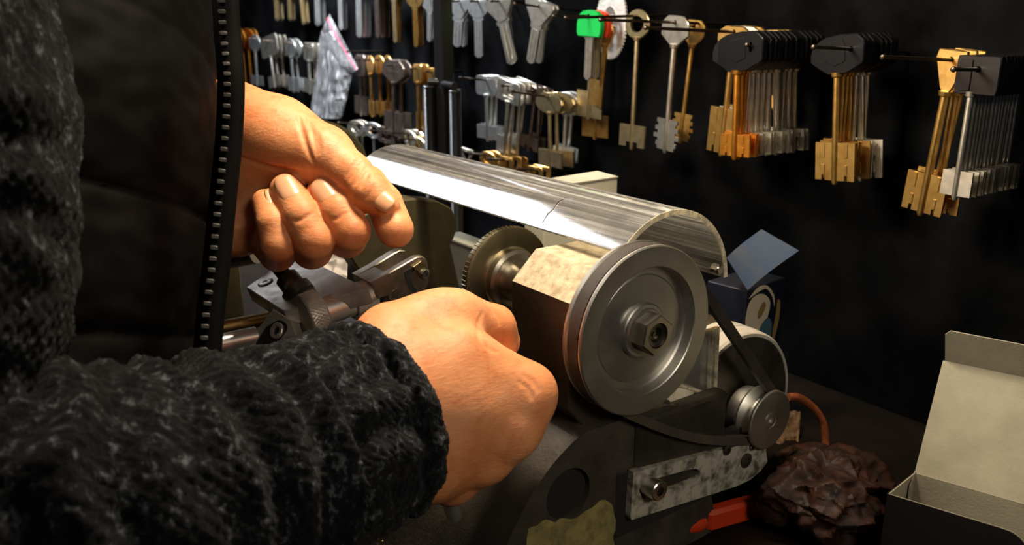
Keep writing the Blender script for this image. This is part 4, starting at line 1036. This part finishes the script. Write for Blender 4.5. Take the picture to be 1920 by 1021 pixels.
def nail(tipi, chain_, look, wmm, lmm, back=.0, rr=None, twist=0.):
    (a, ra), (b, rb) = chain_[-2], chain_[-1]; ax = (b-a)/np.linalg.norm(b-a)
    n = CAM-b if look is None else np.array(look, float); n = n-ax*(n@ax); n /= np.linalg.norm(n); s_ = np.cross(ax, n)
    if twist: n, s_ = n*math.cos(twist)+s_*math.sin(twist), s_*math.cos(twist)-n*math.sin(twist)
    R_ = (rr or rb)*1.02; G = []
    for i in range(13):
        row = []
        v_ = i/12; v = (v_-.5)*2
        for j in range(13):
            u_ = (j/12-.5)*2
            # rounded-rectangle footprint
            sx_ = u_*math.sqrt(max(0, 1-.35*v*v)); al = sx_*wmm/2/R_
            z = v*lmm/2*math.sqrt(max(0, 1-.25*u_*u_))
            t_ = z-back; rr_ = R_+.34
            drop = 0.
            if t_ > 0: drop = rr_-math.sqrt(max(.2, rr_*rr_-(t_*.62)**2))
            row.append(b+ax*t_+(n*math.cos(al)+s_*math.sin(al))*(rr_-drop-.42*max(abs(u_), -v if t_ < 0 else 0)**6))
        G.append(row)
    G = np.array(G); c_ = G.mean((0, 1)); inner = c_+(G-c_)*.9-n*1.1
    o = link_mesh(grid_mesh('fingernail', G), 'fingernail', MT['nail'], person, sharp=None)
    sm = o.modifiers.new('t', 'SOLIDIFY'); sm.thickness = .0009; sm.offset = -1
    return o
nail(0, thumb, None, 11.5, 13.5, 1.2, 6.9, twist=-.15)
nail(1, middle, None, 11.5, 14, 4.0, 8.4, twist=.12)
nail(2, ring, None, 12, 14.5, 4.2, 8.7, twist=.12)
nail(3, pinky, None, 8.5, 11, 3.0, 6.7, twist=.75)
# knitted sleeve of the right arm
def sleeve(name, pts, mt, folds, ns=420, nt_=300, knit=1., end_roll=True, seed=0):
    c_ = catmull(np.array([list(P(*q[:3]))+[q[3]] for q in pts]), 40)
    s_ = np.concatenate([[0], np.cumsum(np.linalg.norm(np.diff(c_[:, :3], axis=0), axis=1))]); L_ = s_[-1]
    S_ = np.linspace(0, L_, ns); C_ = np.stack([np.interp(S_, s_, c_[:, k]) for k in range(4)], 1)
    G = np.zeros((ns, nt_, 3)); a = None
    for i in range(ns):
        t = C_[min(i+1, ns-1), :3]-C_[max(i-1, 0), :3]; t /= np.linalg.norm(t)
        if a is None: a, _, _ = frame(t)
        a = a-t*(a@t); a /= np.linalg.norm(a); b = np.cross(t, a); s = S_[i]; rem = L_-s
        for j in range(nt_):
            th_ = 2*PI*j/nt_; r = C_[i, 3]
            n = a*math.cos(th_)+b*math.sin(th_)
            pp = Vector(C_[i, :3]+n*r)
            fo = folds(s, rem, th_, pp)
            k1 = mnoise.noise(pp*.11+Vector((seed, 0, 0))); k2 = mnoise.noise(pp*.32)
            kn_ = .5*math.sin(s*2*PI/4.2+math.sin(th_*60)*1.0)*math.cos(th_*60)
            if end_roll and rem < 7: r = r-4.5*(1-math.sqrt(max(0, 1-(1-rem/7)**2)))
            G[i, j] = C_[i, :3]+n*(r+fo+1.4*k1+1.1*abs(k2)*knit+kn_*knit)
    if end_roll:     # turn the hem inwards
        E_ = []
        for q in range(1, 7): E_.append(C_[-1, :3]+(G[-1]-C_[-1, :3])*(1-.035*q)-t*q*2.0)
        G = np.concatenate([G, np.array(E_)])
    return grid_mesh(name, G, True)
def fold_r(s, rem, th_, pp):
    w = mnoise.noise(pp*.03)*9
    cuff = 1/(1+math.exp((rem-46)/2.0))
    body_ = 2.6*math.sin((s+w)*2*PI/17)+1.6*math.sin((s*1.3+w*1.5+th_*3)*2*PI/29)
    cf = 1.7*math.sin(th_*13+w*.25)*(1 if rem > 9 else .4)+(1.8 if rem < 9 else 0)-2.2*math.exp(-((rem-11)/2.5)**2)
    up__ = 1/(1+math.exp(-(s-300)/25))
    body_ *= .3+.7*up__
    return (1-cuff)*body_+cuff*(cf-1.5)-3.5*math.exp(-((rem-46)/4)**2)
slv = link_mesh(sleeve('sweater_sleeve', [(-380, -300, 300, 50), (-235, 60, 255, 48), (-205, 420, 245, 47), (-290, 1020, 238, 52), (100, 1000, 255, 50), (400, 922, 290, 43), (600, 832, 330, 40.5), (712, 782, 352, 40.5)], 'wool', fold_r, 520, 330), 'sweater_sleeve', MT['wool'], person, sharp=None)
slv['label'] = 'charcoal knitted right sleeve with ribbed cuff'
# vest: padded body with quilted seams, and the open zip edge
vp = [(-110, -260, 440, 118), (-85, -20, 430, 118), (-70, 130, 424, 118), (-76, 300, 416, 118), (-96, 480, 410, 118), (-112, 700, 404, 118), (-110, 1000, 400, 118)]
def vfold(s, rem, th_, pp):
    return 4.5*abs(math.sin(s*PI/62+.4))**.5-4+1.2*mnoise.noise(pp*.02)
vest = link_mesh(sleeve('vest', vp, 'vest', vfold, 200, 200, .0, False), 'vest', MT['vest'], person, sharp=None)
zp = catmull([(414, -60, 372), (421, 60, 372), (428, 150, 368), (424, 260, 366), (412, 380, 362), (400, 500, 358), (388, 600, 354), (380, 720, 350)], 14)
Z_ = np.array([P(*q) for q in zp])
vis = CAM-Z_; vis /= np.linalg.norm(vis, axis=1)[:, None]
m = MB(); m.tube(Z_+np.array([RT*3.2]), [3.6]*len(Z_), 12).build('front_edge', 'vest', person)
G = np.stack([Z_-RT*4+vis*1.2, Z_-RT*1+vis*3.6, Z_+RT*2+vis*4.4, Z_+RT*5+vis*2.6], 1)
tp_ = link_mesh(grid_mesh('zip_tape', G), 'zip_tape', MT['tape'], person, sharp=None)
sm = tp_.modifiers.new('t', 'SOLIDIFY'); sm.thickness = .0008
s_ = np.concatenate([[0], np.cumsum(np.linalg.norm(np.diff(Z_, axis=0), axis=1))]); m = MB()
k = 0.
while k < s_[-1]:
    c_ = np.array([np.interp(k, s_, Z_[:, q]) for q in range(3)]); v = CAM-c_; v /= np.linalg.norm(v); t = np.array([np.interp(min(k+1, s_[-1]), s_, Z_[:, q]) for q in range(3)])-c_; t /= np.linalg.norm(t)+1e-9
    sd_ = np.cross(t, v); m.box(c_+v*4.6, (4.4, 2.0, 1.6), np.array([sd_, t, v]), .4); k += 4.6
zt_o = m.build('zip_teeth', 'zip', tp_)
for o in list(bpy.data.objects):
    if '_o' in o: del o['_o']
